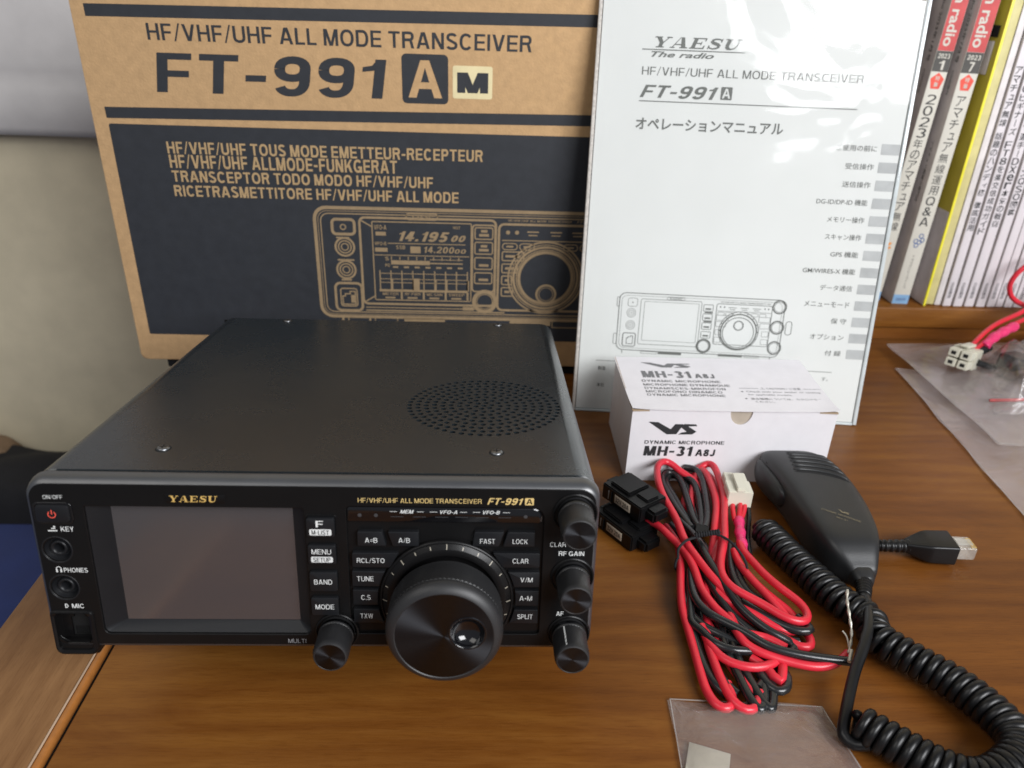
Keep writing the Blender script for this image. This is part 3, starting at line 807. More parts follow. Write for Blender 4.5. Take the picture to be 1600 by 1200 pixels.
def button(pts, texts, r=None, h=1.1, w0=-1.3, bev=0.35, plate=None, ink='white_ink'):
    b = slab('button', pts, w0, h + w0 + 1.3 - 0.2, bev, 'button', radio)
    top = h + w0 + 1.3 - 0.2
    a = Acc(F, top + 0.04)
    for t, cu, cv, wd, ht in texts: a.text(t, cu - wd / 2, cv - ht / 2, cu + wd / 2, cv + ht / 2, 0.010 if len(t) > 1 else 0.02)
    if plate:
        u0, v0, u1, v1 = plate[:4]
        a.rrect(u0, v0, u1, v1, 0.6)
    a.done('lettering', ink, b)
    if plate:
        d = Acc(F, top + 0.16); t, pad = plate[4], plate[5]
        d.text(t, u0 + pad, v0 + 0.35, u1 - pad, v1 - 0.35, 0.013); d.done('plate_lettering', 'ink', b)
    return b
button(rrect(110.2, 55.6, 121.5, 64.2, 0.9, 4), [('F', 115.6, 61.7, 3.0, 2.9)], w0=-0.4, h=1.2, plate=(111.4, 56.5, 120.2, 59.3, 'M-LIST', 0.9))
button(rrect(110.2, 43.0, 121.5, 51.8, 0.9, 4), [('MENU', 115.7, 48.9, 7.9, 2.3)], w0=-0.4, h=1.2, plate=(111.4, 43.9, 120.2, 46.6, 'SETUP', 0.9))
button(rrect(110.2, 30.0, 121.5, 39.2, 0.9, 4), [('BAND', 115.7, 34.6, 7.4, 2.3)], w0=-0.4, h=1.2)
button(rrect(110.2, 18.2, 121.5, 26.8, 0.9, 4), [('MODE', 115.8, 22.5, 7.7, 2.3)], w0=-0.4, h=1.2)
V, Fc = filled(rrect(109.5, 17.5, 122.2, 64.9, 1.2, 4), [rrect(109.95, y0, 121.75, y1, 1.0, 4) for y0, y1 in ((17.95, 27.05), (29.75, 39.45), (42.75, 52.05), (55.35, 64.45))], 0.03, 0.36, F, 0.12)
mk('button_surround', V, Fc, 'black', radio, True, angle=35)

def poly_round(pts, r=0.6, n=3):
    out = []; m = len(pts)
    for i in range(m):
        p0, p1, p2 = Vector(pts[i - 1]), Vector(pts[i]), Vector(pts[(i + 1) % m])
        a_ = (p0 - p1).normalized(); b_ = (p2 - p1).normalized()
        rr = min(r, (p0 - p1).length * .45, (p2 - p1).length * .45)
        s, e = p1 + a_ * rr, p1 + b_ * rr
        for k in range(n + 1):
            t = k / n; q = s * (1 - t) ** 2 + p1 * 2 * t * (1 - t) + e * t * t
            out.append((q.x, q.y))
    return out
CX, CZ = 166.6, 25.6
def arc_edge(v0, v1, side, rad, n=5):
    """points of the dial surround's arc between two heights"""
    pts = []
    for k in range(n + 1):
        v = v0 + (v1 - v0) * k / n; d = rad * rad - (v - CZ) ** 2
        x = math.sqrt(d) if d > 0 else 0
        pts.append((CX + side * x, v))
    return pts
def side_button(u_out, v0, v1, side, lim=None, rad=28.8):
    e = arc_edge(v0, v1, side, rad)
    if lim is not None: e = [((max(p[0], lim) if side > 0 else min(p[0], lim)), p[1]) for p in e]
    if side < 0: pts = [(u_out, v0)] + e + [(u_out, v1)]
    else: pts = e[::1]; pts = [pts[0], (u_out, v0), (u_out, v1)] + pts[:0:-1]
    return poly_round(pts, 0.4, 2)
def sl(pts): return poly_round(pts, 0.7, 3)
bw, bh = -1.2, 1.15
button(sl([(130.3, 51.2), (142.0, 51.2), (140.4, 57.9), (130.3, 57.9)]), [('A=B', 135.9, 54.0, 5.0, 2.2)], w0=bw, h=bh)
button(sl([(144.6, 51.2), (155.2, 51.2), (155.2, 57.9), (142.6, 57.9)]), [('A/B', 149.3, 54.1, 4.6, 2.3)], w0=bw, h=bh)
button(sl([(177.0, 51.4), (187.9, 51.4), (190.0, 58.2), (177.8, 58.2)]), [('FAST', 183.2, 54.0, 6.1, 2.2)], w0=bw, h=bh)
button(sl([(189.6, 51.4), (202.6, 51.4), (202.6, 58.2), (191.4, 58.2)]), [('LOCK', 196.6, 54.0, 6.2, 2.2)], w0=bw, h=bh)
button(sl([(127.8, 41.1), (143.2, 41.1), (147.0, 48.0), (127.8, 48.0)]), [('RCL/STO', 135.4, 44.5, 11.3, 2.3)], w0=bw, h=bh)
button(sl([(189.6, 41.5), (205.0, 41.5), (205.0, 48.4), (185.4, 48.4)]), [('CLAR', 197.0, 44.8, 6.5, 2.3)], w0=bw, h=bh)
for (v0, v1, tl, wl, tr, wr) in ((32.0, 39.3, 'TUNE', 6.9, 'V/M', 5.1), (22.9, 30.3, 'C.S', 3.9, 'A\u2022M', 5.3), (14.0, 20.9, 'TXW', 5.3, 'SPLIT', 6.5)):
    button(side_button(127.5, v0, v1, -1), [(tl, 132.9, (v0 + v1) / 2 + .1, wl, 2.3)], w0=bw, h=bh)
    button(side_button(205.2, v0, v1, 1), [(tr, 199.8, (v0 + v1) / 2 + .1, wr, 2.3)], w0=bw, h=bh)

# --- dial surround ring with index ticks
prof = [(28.2, -1.2), (28.2, 0.3), (27.7, 0.9), (27.2, 1.0), (26.8, 0.7), (25.0, 1.9), (24.6, 2.1), (22.0, 2.1)]
V, Fc = lathe(prof, 96, F, CX, CZ); ringo = mk('dial_surround', V, Fc, 'black', radio, True, angle=40)
V, Fc = [], []
for k in range(24):
    t = 2 * math.pi * (k + 0.0) / 24 + math.pi / 2; c, s = math.cos(t), math.sin(t); wd = 0.20; big = k % 3 == 0
    r0, r1 = (24.9, 26.7) if big else (25.2, 26.3)
    def wz(r): return 0.7 + (26.8 - r) / 1.8 * 1.2 + 0.12
    q = [(r0, -wd), (r1, -wd), (r1, wd), (r0, wd)]
    b0 = len(V); V += [F(CX + r * c - d * s, CZ + r * s + d * c, wz(r)) for r, d in q]; Fc.append((b0, b0 + 1, b0 + 2, b0 + 3))
mk('index_ticks', V, Fc, 'tick', ringo)

# --- tuning dial; its own origin sits on its axis so that the turned finish runs round it
def knob_obj(name, parent, cu, cv): 
    return empty(name, (cu, 0, cv), parent=parent)
def lathe_at(name, prof, seg, mat, parent, cu, cv, knurl=None, angle=35, smooth=True):
    V, Fc = lathe(prof, seg, F, 0, 0, knurl)
    return mk(name, V, Fc, mat, parent, smooth, loc=(cu, 0, cv), angle=angle)
rows = 12
kn = [(23.2, 8.2 + i * (10.6 / rows)) for i in range(rows + 1)]
prof = [(20.5, 2.0), (20.5, 5.0), (22.9, 6.2), (23.0, 7.4), (22.9, 8.0)] + kn + [(22.9, 19.0), (23.3, 19.4), (23.35, 20.4), (23.2, 21.3), (22.6, 22.5), (21.5, 23.6), (20.3, 24.3), (19.7, 24.45), (19.3, 24.15)]
dial = lathe_at('tuning_dial', prof, 168, 'knurl', radio, CX, CZ - 0.8, (5, 5 + rows, 0.26), angle=30, smooth=True)
# brushed face with an opening for the finger dimple
du, dv = 9.3, 1.6
V, Fc = filled(circle(0, 0, 19.45, 96), [circle(du, dv, 7.2, 48)], 23.8, 24.2, F)
mk('dial_face', V, Fc, 'spun', dial)
prof = [(r_, w_ + 2.4) for r_, w_ in [(7.5, 21.7), (7.5, 22.0), (7.15, 22.15), (6.8, 21.95), (6.5, 21.2), (5.9, 20.0), (4.9, 18.9), (3.5, 18.1), (2.0, 17.75), (0.6, 17.65), (0.05, 17.65)]]
V, Fc = lathe(prof, 48, F, du, dv); mk('finger_dimple', V, Fc, 'gloss', dial, True, angle=60)

# --- the small knobs with collars
def small_knob(cu, cv, h=17.5, mark=False, r=7.15, ang=0):
    prof = [(9.3, -0.2), (9.1, 0.7), (8.7, 0.95), (8.2, 0.7), (8.0, -0.6), (7.2, -0.8)]
    V, Fc = lathe(prof, 48, F, cu, cv); mk('knob_collar', V, Fc, 'black', radio, True, angle=45)
    rows = 10
    k0 = [(r, 4.2 + i * (h - 6.2) / rows) for i in range(rows + 1)]
    prof = [(r + 0.35, 0.0), (r + 0.35, 3.4), (r + 0.1, 3.9), (r - 0.2, 4.1)] + k0 + [(r - .1, h - 1.6), (r - .15, h - 0.8), (r - 0.5, h - 0.15), (r - 0.9, h), (r - 1.0, h - 0.1)]
    k = lathe_at('control_knob', prof, 72, 'knurl', radio, cu, cv, (4, 4 + rows, 0.2), angle=30)
    V, Fc = lathe([(r + 0.42, 1.6), (r + 0.42, 3.2), (r + 0.2, 3.5)], 48, F, 0, 0)
    mk('knob_ring', V, Fc, 'spun', k, True)
    V, Fc = loft([(circle(0, 0, r - 0.95, 48), h - 0.5), (circle(0, 0, r - 0.95, 48), h - 0.12)], F, False, True)
    mk('knob_face', V, Fc, 'spun', k)
    if mark:
        c, s = math.cos(ang), math.sin(ang)
        V = []
        for w_, rr in ((4.6, r + 0.22), (h - 1.4, r + 0.1)):
            for d in (-0.3, 0.3): V.append(F(rr * c - d * s, rr * s + d * c, w_))
        mk('pointer_line', V, [(0, 1, 3, 2)], 'white_ink', k)
    return k
small_knob(218.6, 66.6, r=6.95); small_knob(218.9, 36.8, r=6.75); small_knob(218.9, 8.6, 17.8, True, ang=math.radians(112)); small_knob(120.0, 8.9, 17.0)

# --- cover: rounded steel sleeve with the drilled speaker grille in its top
cy0, cy1 = 6.9, 246.0
prof = [(16, 80.0), (12, 80.0)] + [(9 + 0.5 - 0.0 - 8.6 * math.sin(math.radians(t)) , 71.4 + 8.6 * math.cos(math.radians(t))) for t in range(0, 91, 9)][0:] 
prof = [(10.4, 80.0), (9.9, 80.0)] + [(9.4 - 8.6 * math.sin(math.radians(t)), 71.4 + 8.6 * math.cos(math.radians(t))) for t in range(0, 91, 9)] + [(0.8, 40), (0.8, 2.2), (3, 0.9), (226, 0.9), (228.2, 2.2), (228.2, 40)] + \
       [(219.6 + 8.6 * math.cos(math.radians(t)), 71.4 + 8.6 * math.sin(math.radians(t))) for t in range(0, 91, 9)] + [(219.4, 80.0), (219.2, 80.0)]
V = []; n = len(prof)
for y in (cy0 + 0.5, cy0 + 1.0, cy1 - 1, cy1): 
    d = 0.5 if y in (cy0 + 0.5, cy1) else 0.0
    V += [(114.5 + (x - 114.5) * (1 - d / 115), y, 40 + (z - 40) * (1 - d / 40)) for x, z in prof]
Fc = []
for k in range(3):
    for i in range(n - 1): Fc.append((k * n + i, k * n + i + 1, (k + 1) * n + i + 1, (k + 1) * n + i))
cover = mk('cover', V, Fc, 'cover', radio, True, angle=30, recalc=True)
gx, gy = 181.0, 85.3
hl = []
for ring in range(0, 10):
    m = max(1, ring * 6); rr = ring * 4.12
    for k in range(m):
        t = 2 * math.pi * k / m + ring * 0.26
        hl.append(circle(gx + rr * math.cos(t), gy + rr * math.sin(t), 1.38, 8))
V, Fc = filled(rrect(10.4, cy0 + 1.0, 219.2, cy1 - 1, 0.2, 2), hl, 79.0, 80.0, T)
mk('grille_panel', V, Fc, 'cover', radio)
V, Fc = loft([(rrect(10.2, cy0 + 0.5, 219.3, cy0 + 1.0, .1, 1), 78.9), (rrect(10.2, cy0 + 0.55, 219.3, cy0 + 1.0, .1, 1), 79.8)], T, False, True)
mk('cover_lip', V, Fc, 'cover', radio)
mk('speaker_cone', [T(*p, 76.5) for p in circle(gx, gy, 40, 40)], [tuple(range(40))], 'felt', radio)
box('rear_panel', (2.5, cy1 - 1.6, 1.8), (226.5, cy1 - 0.4, 78.6), 'black', radio)
box('chassis', (4, 12, 3), (225, 240, 75), 'hole', radio)

def screw(x, y):
    prof = [(2.7, 80.02), (2.65, 80.4), (2.3, 80.8), (1.7, 80.98), (0.9, 81.05), (0.1, 81.05)]
    V, Fc = lathe(prof, 28, T, 0, 0)
    s = mk('screw', V, Fc, 'steel', radio, True, loc=(x, y, 0))
    a = Acc(T, 81.10); a.rect(-1.5, -0.32, 1.5, 0.32); a.rect(-0.32, -1.5, 0.32, 1.5); a.done('screw_slot', 'hole', s)
    V, Fc = lathe([(3.4, 80.03), (2.7, 80.05)], 24, T); mk('screw_recess', V, Fc, 'hole', s)
for x, y in ((44.4, 28.6), (186.7, 28.9), (46.6, 243.0 - 3), (190.0, 243.0 - 3)): screw(x, y)
# tilt feet under the front, rubber feet behind
for x in (28, 190):
    V, Fc = loft([(rrect(x, 62, x + 14, 70, 2, 3), -31.5), (rrect(x - 1, 60, x + 15, 73, 2, 3), 1)], T, True, True)
    mk('tilt_foot', V, Fc, 'black', radio)
for x in (26, 203):
    V, Fc = lathe([(7, 1), (6.6, -9.0), (5.5, -9.6), (0.1, -9.6)], 24, T, x, 228); mk('rubber_foot', V, Fc, 'rubber', radio, True, angle=40)

# ================================================================== cardboard box behind the radio
carton = tag(empty('cardboard_box', (-103, 345, 9.0)), 'large brown cardboard box with navy printing standing behind the radio', 'cardboard box')
V, Fc = loft([(rrect(0, 0, 482, 300, [5, 5, 2, 2], 5), -86), (rrect(0, 0, 482, 300, [5, 5, 2, 2], 5), -1.2), (rrect(0.5, 0.5, 481.5, 299.5, [5, 5, 2, 2], 5), -0.3), (rrect(1.4, 1.4, 480.6, 298.6, [5, 5, 2, 2], 5), 0)], F, True, True)
mk('carton_walls', V, Fc, 'cardboard', carton, True, angle=40)
a = Acc(F, 0.10)
a.poly([(9.7, 258.6), (470, 263.4), (470, 271.4), (9.7, 266.4)])
a.poly([(10.6, 192.4), (470, 197.6), (470, 205.4), (10.4, 200.0)])
a.text('HF/VHF/UHF ALL MODE TRANSCEIVER', 49.1, 244.6, 313.5, 256.0, 0.020)
a.text('FT-991', 49.4, 210.8, 212.0, 237.4, 0.039, shear=0.10)
boxed_a(a, 222.5, 208.6, 255.2, 241.6, 3.2)
panel_pts = rrect(11.0, 23.4, 470, 188.6, 1.5, 3)
txt = Acc(F, 0.24)
a.poly(panel_pts)
a.done('navy_print', 'cardprint', carton)
a = Acc(F, 0.12); a.rrect(258.4, 212.8, 286.6, 234.8, 1.6); a.done('model_sticker', 'sticker', carton)
a = Acc(F, 0.30); a.text('M', 261.6, 216.8, 283.6, 230.4, 0.06); a.done('sticker_letter', 'cardprint', carton)
a = Acc(F, 0.26)
a.text('HF/VHF/UHF TOUS MODE EMETTEUR-RECEPTEUR', 49.8, 168.3, 280.5, 177.4, 0.03)
a.text('HF/VHF/UHF ALLMODE-FUNKGER\u00c4T', 50.0, 157.9, 216.9, 169.9, 0.03)
a.text('TRANSCEPTOR TODO MODO HF/VHF/UHF', 50.2, 147.7, 243.4, 156.6, 0.03)
a.text('RICETRASMETTITORE HF/VHF/UHF ALL MODE', 50.0, 136.9, 262.6, 145.8, 0.03)
a.done('tan_lettering', 'tanprint', carton)
# line drawing of the set
a = Acc(F, 0.26); D = a
R_ = lambda u0, v0, u1, v1, r, wd: D.outline(rrect(u0, v0, u1, v1, r, 5), wd)
R_(152.5, 42.5, 452, 131.5, 9, 2.6); R_(157.0, 46.5, 447, 127.0, 6, 0.9); R_(155.0, 44.6, 449, 129, 7, 0.5)
R_(165.5, 111, 182.5, 122.6, 3, 2.2); D.ring((173.8, 116.6), 2.0, 0.9, 16)
for cv in (100.8, 82.2):
    D.ring((174.2, cv), 7.2, 1.6, 32); D.ring((174.2, cv), 4.9, 1.0, 28); D.ring((174.2, cv), 2.7, 0.9, 20)
D.rect(168, 107.6, 178, 108.8); D.rect(168, 89.6, 181, 90.9); D.rect(170, 73.2, 178, 74.4)
R_(164.5, 47.8, 185.5, 71.0, 4, 2.0); R_(168.5, 51.5, 181.5, 66.5, 2, 1.0)
D.outline([(170, 53), (180, 53), (180, 64), (176, 64), (176, 62), (172, 62), (172, 60), (170, 60)], 1.0); D.rect(176.5, 54.5, 180, 61)
R_(186.5, 54.0, 291.5, 124.5, 4, 1.8); R_(196.0, 57.5, 272.5, 121.5, 1, 0.9)
D.outline([(188, 122), (196.5, 117)], 1.0, False); D.outline([(188.5, 56), (196.5, 61)], 1.0, False)
R_(222.5, 123.6, 246.5, 128.4, 2, 0.9); D.serif('YAESU', 226, 124.6, 243, 127.3, 0.1)
D.text('14.195', 216.5, 106.4, 255.6, 114.4, 0.045, shear=0.3); D.text('00', 256.8, 106.8, 268.2, 112.0, 0.045, shear=0.3)
D.text('14.200', 235.5, 97.4, 259.2, 102.6, 0.035, shear=0.15); D.text('00', 259.6, 97.4, 268.4, 101.0, 0.035, shear=0.15)
D.text('VFO-A', 197.5, 115.2, 207, 119.0, 0.03); D.rect(198.5, 110.6, 206.5, 113.6); D.text('VFO-B', 197.5, 102.8, 206.5, 105.6, 0.03); D.rect(197.5, 97.6, 207.2, 100.8)
D.text('14ST', 258, 117.0, 264, 119.2, 0.03); D.text('SSB', 214, 100, 221, 103, .03); D.rect(225, 97.0, 233, 102.4)
D.rect(207.5, 104.2, 268, 104.9); D.rect(197, 94.6, 271, 95.3)
D.text('S', 205, 90.6, 208, 93.8, .03); D.rect(209.6, 87.4, 240, 90.8)
for k in range(9): D.rect(209.6 + k * 6.6, 91.2, 210.4 + k * 6.6, 94.0)
D.text('PO', 205, 85.4, 208.6, 88.0, .03); D.rect(240, 88.4, 266, 89.4); D.rect(240, 91.6, 266, 92.2)
for k in range(7): D.rect(211 + k * 8.5, 84.6, 215 + k * 8.5, 86.0)
for v in (75.0, 79.6, 72.0): D.rect(200, v, 269.5, v + 0.6)
for k in range(9): D.rect(200 + k * 8.65, 66.0, 200.9 + k * 8.65, 82.4)
D.rect(199.5, 64.6, 270, 66.6); D.rect(226, 66, 231.6, 76); 
for k in (1, 3, 5, 6, 8): D.rect(200 + k * 8.65, 66, 201.9 + k * 8.65, 75)
for k in range(4):
    D.text(('METER', 'RF PWR', 'MIC GAIN', 'SWEEP')[k], 202 + k * 17.6, 61.6, 214.5 + k * 17.6, 63.9, .02); D.rect(204 + k * 17.6, 58.8, 212 + k * 17.6, 60.2); D.rect(216.3 + k * 17.6, 58.2, 217.9 + k * 17.6, 65)
R_(273.5, 66.2, 291.0, 120.6, 2.5, 1.2)
for v0, v1 in ((109.5, 118.6), (97.5, 107), (85, 94.5), (73, 82)):
    R_(275.4, v0, 289.2, v1, 1.4, 1.0); D.rect(278.6, v0 + 2.2, 286.2, v0 + 4.2)
    if v0 > 95: D.rect(280, v0 + 5.4, 285, v0 + 7.4)
D.ring((283.8, 57.6), 8.6, 3.2, 36); D.ring((283.8, 57.6), 6.2, 0.6, 30)
R_(294.0, 50.5, 384.5, 121.8, 4, 1.8)
D.text('HF/VHF/UHF ALL MODE TRANSCEIVER', 301, 123.9, 350, 125.8, .02); D.text('FT-991', 354, 123.9, 366, 126, .03, shear=.3)
D.rect(296.5, 108.6, 382, 109.4); D.disc((301, 115.4), 1.6); D.disc((308, 115.4), 1.6)
for u, t in ((316, 'MEM'), (334, 'VFO-A'), (351, 'VFO-B')): D.rect(u, 115.6, u + 9, 116.6); D.rect(u + 1, 113, u + 8, 113.9)
for u0, u1 in ((297, 308.5), (310.5, 322), (345, 356), (358, 370)): R_(u0, 101.6, u1, 106.6, 2.3, 0.8); D.rect(u0 + 3, 103.4, u1 - 3, 104.8)
for v0, u1 in ((92.6, 314), (82.6, 309), (72.6, 305), (62.8, 306)):
    R_(297, v0, u1, v0 + 7.2, 1, 1.0); D.rect(299.5, v0 + 2.6, u1 - 2.5, v0 + 4.6)
for r, wd in ((29.8, 1.4), (27.6, 0.7), (25.6, 1.8), (23.4, 0.8), (21.4, 2.4)): D.ring((332, 78.5), r, wd, 72)
D.ring((333, 65.0), 7.6, 1.8, 36); D.ring((333, 65.0), 5.6, 0.5, 30)
D.rect(188, 50.4, 276, 51.2); D.rect(188, 47.6, 300, 48.8); D.rect(266, 49.6, 275, 52.6)
D.rect(168, 37.4, 170, 42); D.rect(173, 37.4, 174, 42); D.rect(190, 36.8, 191.6, 42); R_(195, 37.2, 213, 41.6, .5, 0.8)
D.rect(218.5, 35.8, 251.5, 41.6); D.rect(252, 36.0, 304, 37.0); D.rect(304.5, 35.8, 338, 41.6); R_(339.5, 36, 362, 41.6, .5, .8)
a.done('line_drawing', 'tanline', carton)
tag(box('dark_slab', (-84, 349, 0.5), (330, 428, 8.7), 'hole', None, 1.0), 'thin black slab under the cardboard box, only its left corner showing', 'pad')  # flat dark block put in beneath the carton

# ================================================================== operation manual in a clear sleeve
ex = Vector((0.9968, -0.0803, 0)); ab = math.radians(10.5)
ey0 = Vector((-ex.y, ex.x, 0)); up = (Vector((0, 0, 1)) * math.cos(ab) + ey0 * math.sin(ab)); bk = ex.cross(up) * -1
man = tag(empty('manual', (252.4, 286.1, 0.6)), 'white A4 operation manual in a clear plastic sleeve leaning upright on the cardboard box', 'manual')
man.rotation_euler = Matrix((ex, bk, up)).transposed().to_euler()
box('page_block', (1.8, 0.6, 2.2), (213.2, 4.4, 299.0), 'pages', man)
box('front_cover', (1.2, 0.15, 2.0), (215.0, 0.55, 299.4), 'paper', man)
box('back_cover', (1.2, 4.45, 2.0), (214.0, 4.8, 299.4), 'paper', man)
a = Acc(F, 0.0)
a.serif('YAESU', 35.4, 264.7, 98.0, 271.6, 0.36)
a.rect(29.6, 263.0, 99.8, 263.6)
a.text('The radio', 36.0, 258.6, 79.0, 262.2, 0.02, shear=.35)
a.text('HF/VHF/UHF ALL MODE TRANSCEIVER', 30.8, 246.7, 182.2, 252.4, 0.006, space=1.1)
a.text('FT-991', 30.6, 232.2, 84.4, 240.6, 0.035, shear=0.3)
boxed_a(a, 86.4, 232.6, 94.2, 241.0, 0.6)
a.rect(30.4, 229.6, 181.0, 230.2)
a.text('オペレーションマニュアル', 29.4, 210.9, 132.4, 218.8, 0.02)
rows_t = ['ご使用の前に', '受信操作', '送信操作', 'DG-ID/DP-ID 機能', 'メモリー操作', 'スキャン操作', 'GPS 機能', 'GM/WIRES-X 機能', 'データ通信', 'メニューモード', '保 守', 'オプション', '付 録']
wds = [28, 20, 20, 36, 26.5, 26, 20, 38, 23.5, 33, 11.5, 25, 12]
for k, (t, wd) in enumerate(zip(rows_t, wds)):
    v = 204.6 - k * 12.38
    a.text(t, 199.0 - wd - (k * .1), v - 2.1, 199.0 - (k * .1), v + 2.1, 0.004)
a.text('す。', 186.5, 34.0, 191.4, 37.0, 0.0)
a.rect(120, 40.9, 193.5, 41.3)
a.rect(14, 40.9, 30, 41.3); a.text('製造', 16.0, 33.5, 22.0, 36.6, .01); a.text('本社', 16.0, 20.0, 22.0, 23.2, .01)
# line drawing
D = a
def O_(u0, v0, u1, v1, r, wd): D.outline(rrect(u0, v0, u1, v1, r, 5), wd)
O_(28.5, 50.5, 151.5, 94.5, 5, 0.55); O_(30.4, 52.2, 149.6, 92.6, 4, 0.2)
O_(35, 84.4, 42, 90.6, 1.4, .3); D.disc((38.5, 87.4), .5)
for cv in (79.4, 70.0): D.ring((38.0, cv), 3.3, .3, 28); D.ring((38.0, cv), 2.0, .3, 20); D.disc((38.0, cv), .5)
O_(33, 53.5, 42.6, 63.8, 1.6, .6); D.outline([(36, 55.4), (40.6, 55.4), (40.6, 61.6), (39, 61.6), (39, 60.8), (37, 60.8), (37, 59.8), (36, 59.8)], .45)
O_(44.6, 55.6, 90.0, 90.4, 1.4, .35); O_(47.4, 58.6, 88.0, 88.6, .6, .25)
O_(64, 90.6, 77, 92.8, .6, .3); D.serif('YAESU', 65.5, 91.0, 75.5, 92.3, .1)
for k, v0 in enumerate((83.4, 76.4, 69.6, 62.8)): O_(91.6, v0, 98.6, v0 + 5.0, .6, .4); D.rect(93, v0 + 1.2, 97.2, v0 + 2.4)
D.rect(92.6, 81.9, 98.8, 83.0); D.rect(92.6, 75.0, 98.8, 76.0)
D.ring((94.4, 56.6), 5.0, 1.3, 36); D.ring((94.4, 56.6), 4.0, .3, 30)
O_(101.2, 58.5, 142.4, 89.6, 1.5, .4); D.text('HF/VHF/UHF ALL MODE TRANSCEIVER FT-991', 104, 90.4, 141.0, 91.6, .01)
D.rect(102, 84.0, 142, 84.3)
for u in (104, 107, 137, 139.6): D.disc((u, 87.2), .55)
for u in (110, 119, 128): D.rect(u, 86.8, u + 6, 87.2); D.rect(u + 1, 85.4, u + 5, 85.8)
for u in (102.4, 108.2, 127.4, 133.4): O_(u, 80.9, u + 5.0, 83.3, 1.0, .25)
for v0, l, r_ in ((77.0, 9.0, 8.4), (72.2, 7.5, 7.0), (66.0, 4.6, 5.0), (60.0, 4.6, 5.0)):
    O_(101.9, v0, 101.9 + l, v0 + 3.9, .4, .25); O_(141.8 - r_, v0, 141.8, v0 + 3.9, .4, .25)
D.ring((119.4, 69.4), 14.8, .5, 64); D.ring((119.4, 68.8), 13.4, .9, 60); D.ring((119.2, 68.2), 11.6, .5, 56)
D.ring((119.0, 73.6), 3.6, .5, 32); D.ring((119.0, 73.6), 3.0, .2, 28)
for k in range(16): D.disc((119.4 + 14.1 * math.cos(k * .3927), 69.2 + 14.1 * math.sin(k * .3927)), .45, 8)
for cv in (89.2, 73.6, 57.8): D.ring((147.6, cv), 4.9, .9, 36); D.ring((147.6, cv), 3.9, .35, 30)
O_(154.0, 68.4, 158.4, 78.6, 1.8, .45); O_(26.8, 84.0, 28.6, 91.0, .6, .35); O_(26.0, 55.0, 28.4, 63.0, .6, .35)
D.rect(60.5, 48.4, 78.4, 50.2); D.rect(106.2, 49.2, 124.4, 51.0); O_(47.6, 48.4, 59.5, 50.0, .2, .3); O_(126, 49.4, 137, 50.8, .2, .3)
D.rect(33, 47.6, 33.5, 50.4); D.rect(145, 48.2, 145.5, 50.6)
a.w = 0.0
a.done('cover_print', 'paper_ink', man)
a = Acc(F, 0.0)
for k in range(13):
    v = 204.4 - k * 12.38; a.rect(202.0, v - 3.6, 214.8, v + 3.6)
a.done('index_tabs', 'tab', man)
# the sleeve: two thin sheets with slow waves, and welded edges
def sheet(y0, sign):
    V, Fc = [], []; nx, nz = 44, 60
    for k in range(nz + 1):
        for i in range(nx + 1):
            u, v = i / nx, k / nz
            x, z = -1.2 + 219.4 * u, 0.2 + 301 * v
            e = min(1, 9 * min(u, 1 - u)) * min(1, 9 * min(v, 1.2 - v))
            wv = 1.2 * max(0, v - .6) * math.sin((x * 1.4 + z) / 15 + 2 * math.sin(x / 40)) + 0.8 * math.sin(x / 33 + 1.6 * math.sin(z / 71)) * math.sin(z / 47 + x / 90) + 0.7 * math.sin((x - z) / 24) * max(0, v - .45) * 1.4 + 0.35 * math.sin(x / 9 + z / 31) * max(0, u - .5)
            V.append((x, y0 + sign * e * (1.3 + wv * 0.75), z))
    for k in range(nz):
        for i in range(nx):
            q = k * (nx + 1) + i; Fc.append((q, q + 1, q + nx + 2, q + nx + 1))
    return V, Fc
V, Fc = sheet(-0.5, -1); mk('clear_sleeve', V, Fc, 'sleeve', man, True)
box('sleeve_back', (-1.2, 5.0, 0.2), (218.2, 5.2, 301), 'sleeve', man)
for x0, x1 in ((-1.8, 0.6), (215.6, 218.4)): box('sleeve_seam', (x0, -0.9, 0.0), (x1, 5.2, 301), 'sleeve_edge' if x0 > 0 else 'pages', man, 0.4)
box('sleeve_seam', (0.7, -0.5, -0.4), (215.5, 5.2, 1.6), 'sleeve_edge', man, 0.4)

# ================================================================== small microphone carton
mb = tag(empty('microphone_box', (277.5, 190.4, 0)), 'small white carton with black lettering and thumb notch standing before the manual', 'box')
# carton body: front wall with a thumb notch, sides, back, floor
nt_ = [(78.9 + 0, 54.6)] 
notch = [(71.6 + 7.4 * math.cos(math.radians(t)), 54.6 - 10.2 * math.sin(math.radians(t))) for t in range(0, 181, 12)]
front = [(0, 0), (135, 0), (135, 54.6)] + notch + [(0, 54.6)]
V, Fc = filled(front, [], -0.7, 0.0, F); mk('front_wall', V, Fc, 'box_white', mb)
box('side_wall', (0, 0.72, 0), (0.7, 77, 54.0), 'box_white', mb); box('side_wall', (134.3, 0.72, 0), (135, 77, 54.0), 'box_white', mb)
box('back_wall', (0.72, 76.3, 0), (134.28, 77, 54.4), 'box_white', mb); box('carton_floor', (0.72, 0.72, 0.3), (134.28, 76.3, 1), 'box_white', mb)
box('inner_flap', (1, 0.9, 15), (134, 1.6, 53.8), 'box_in', mb)
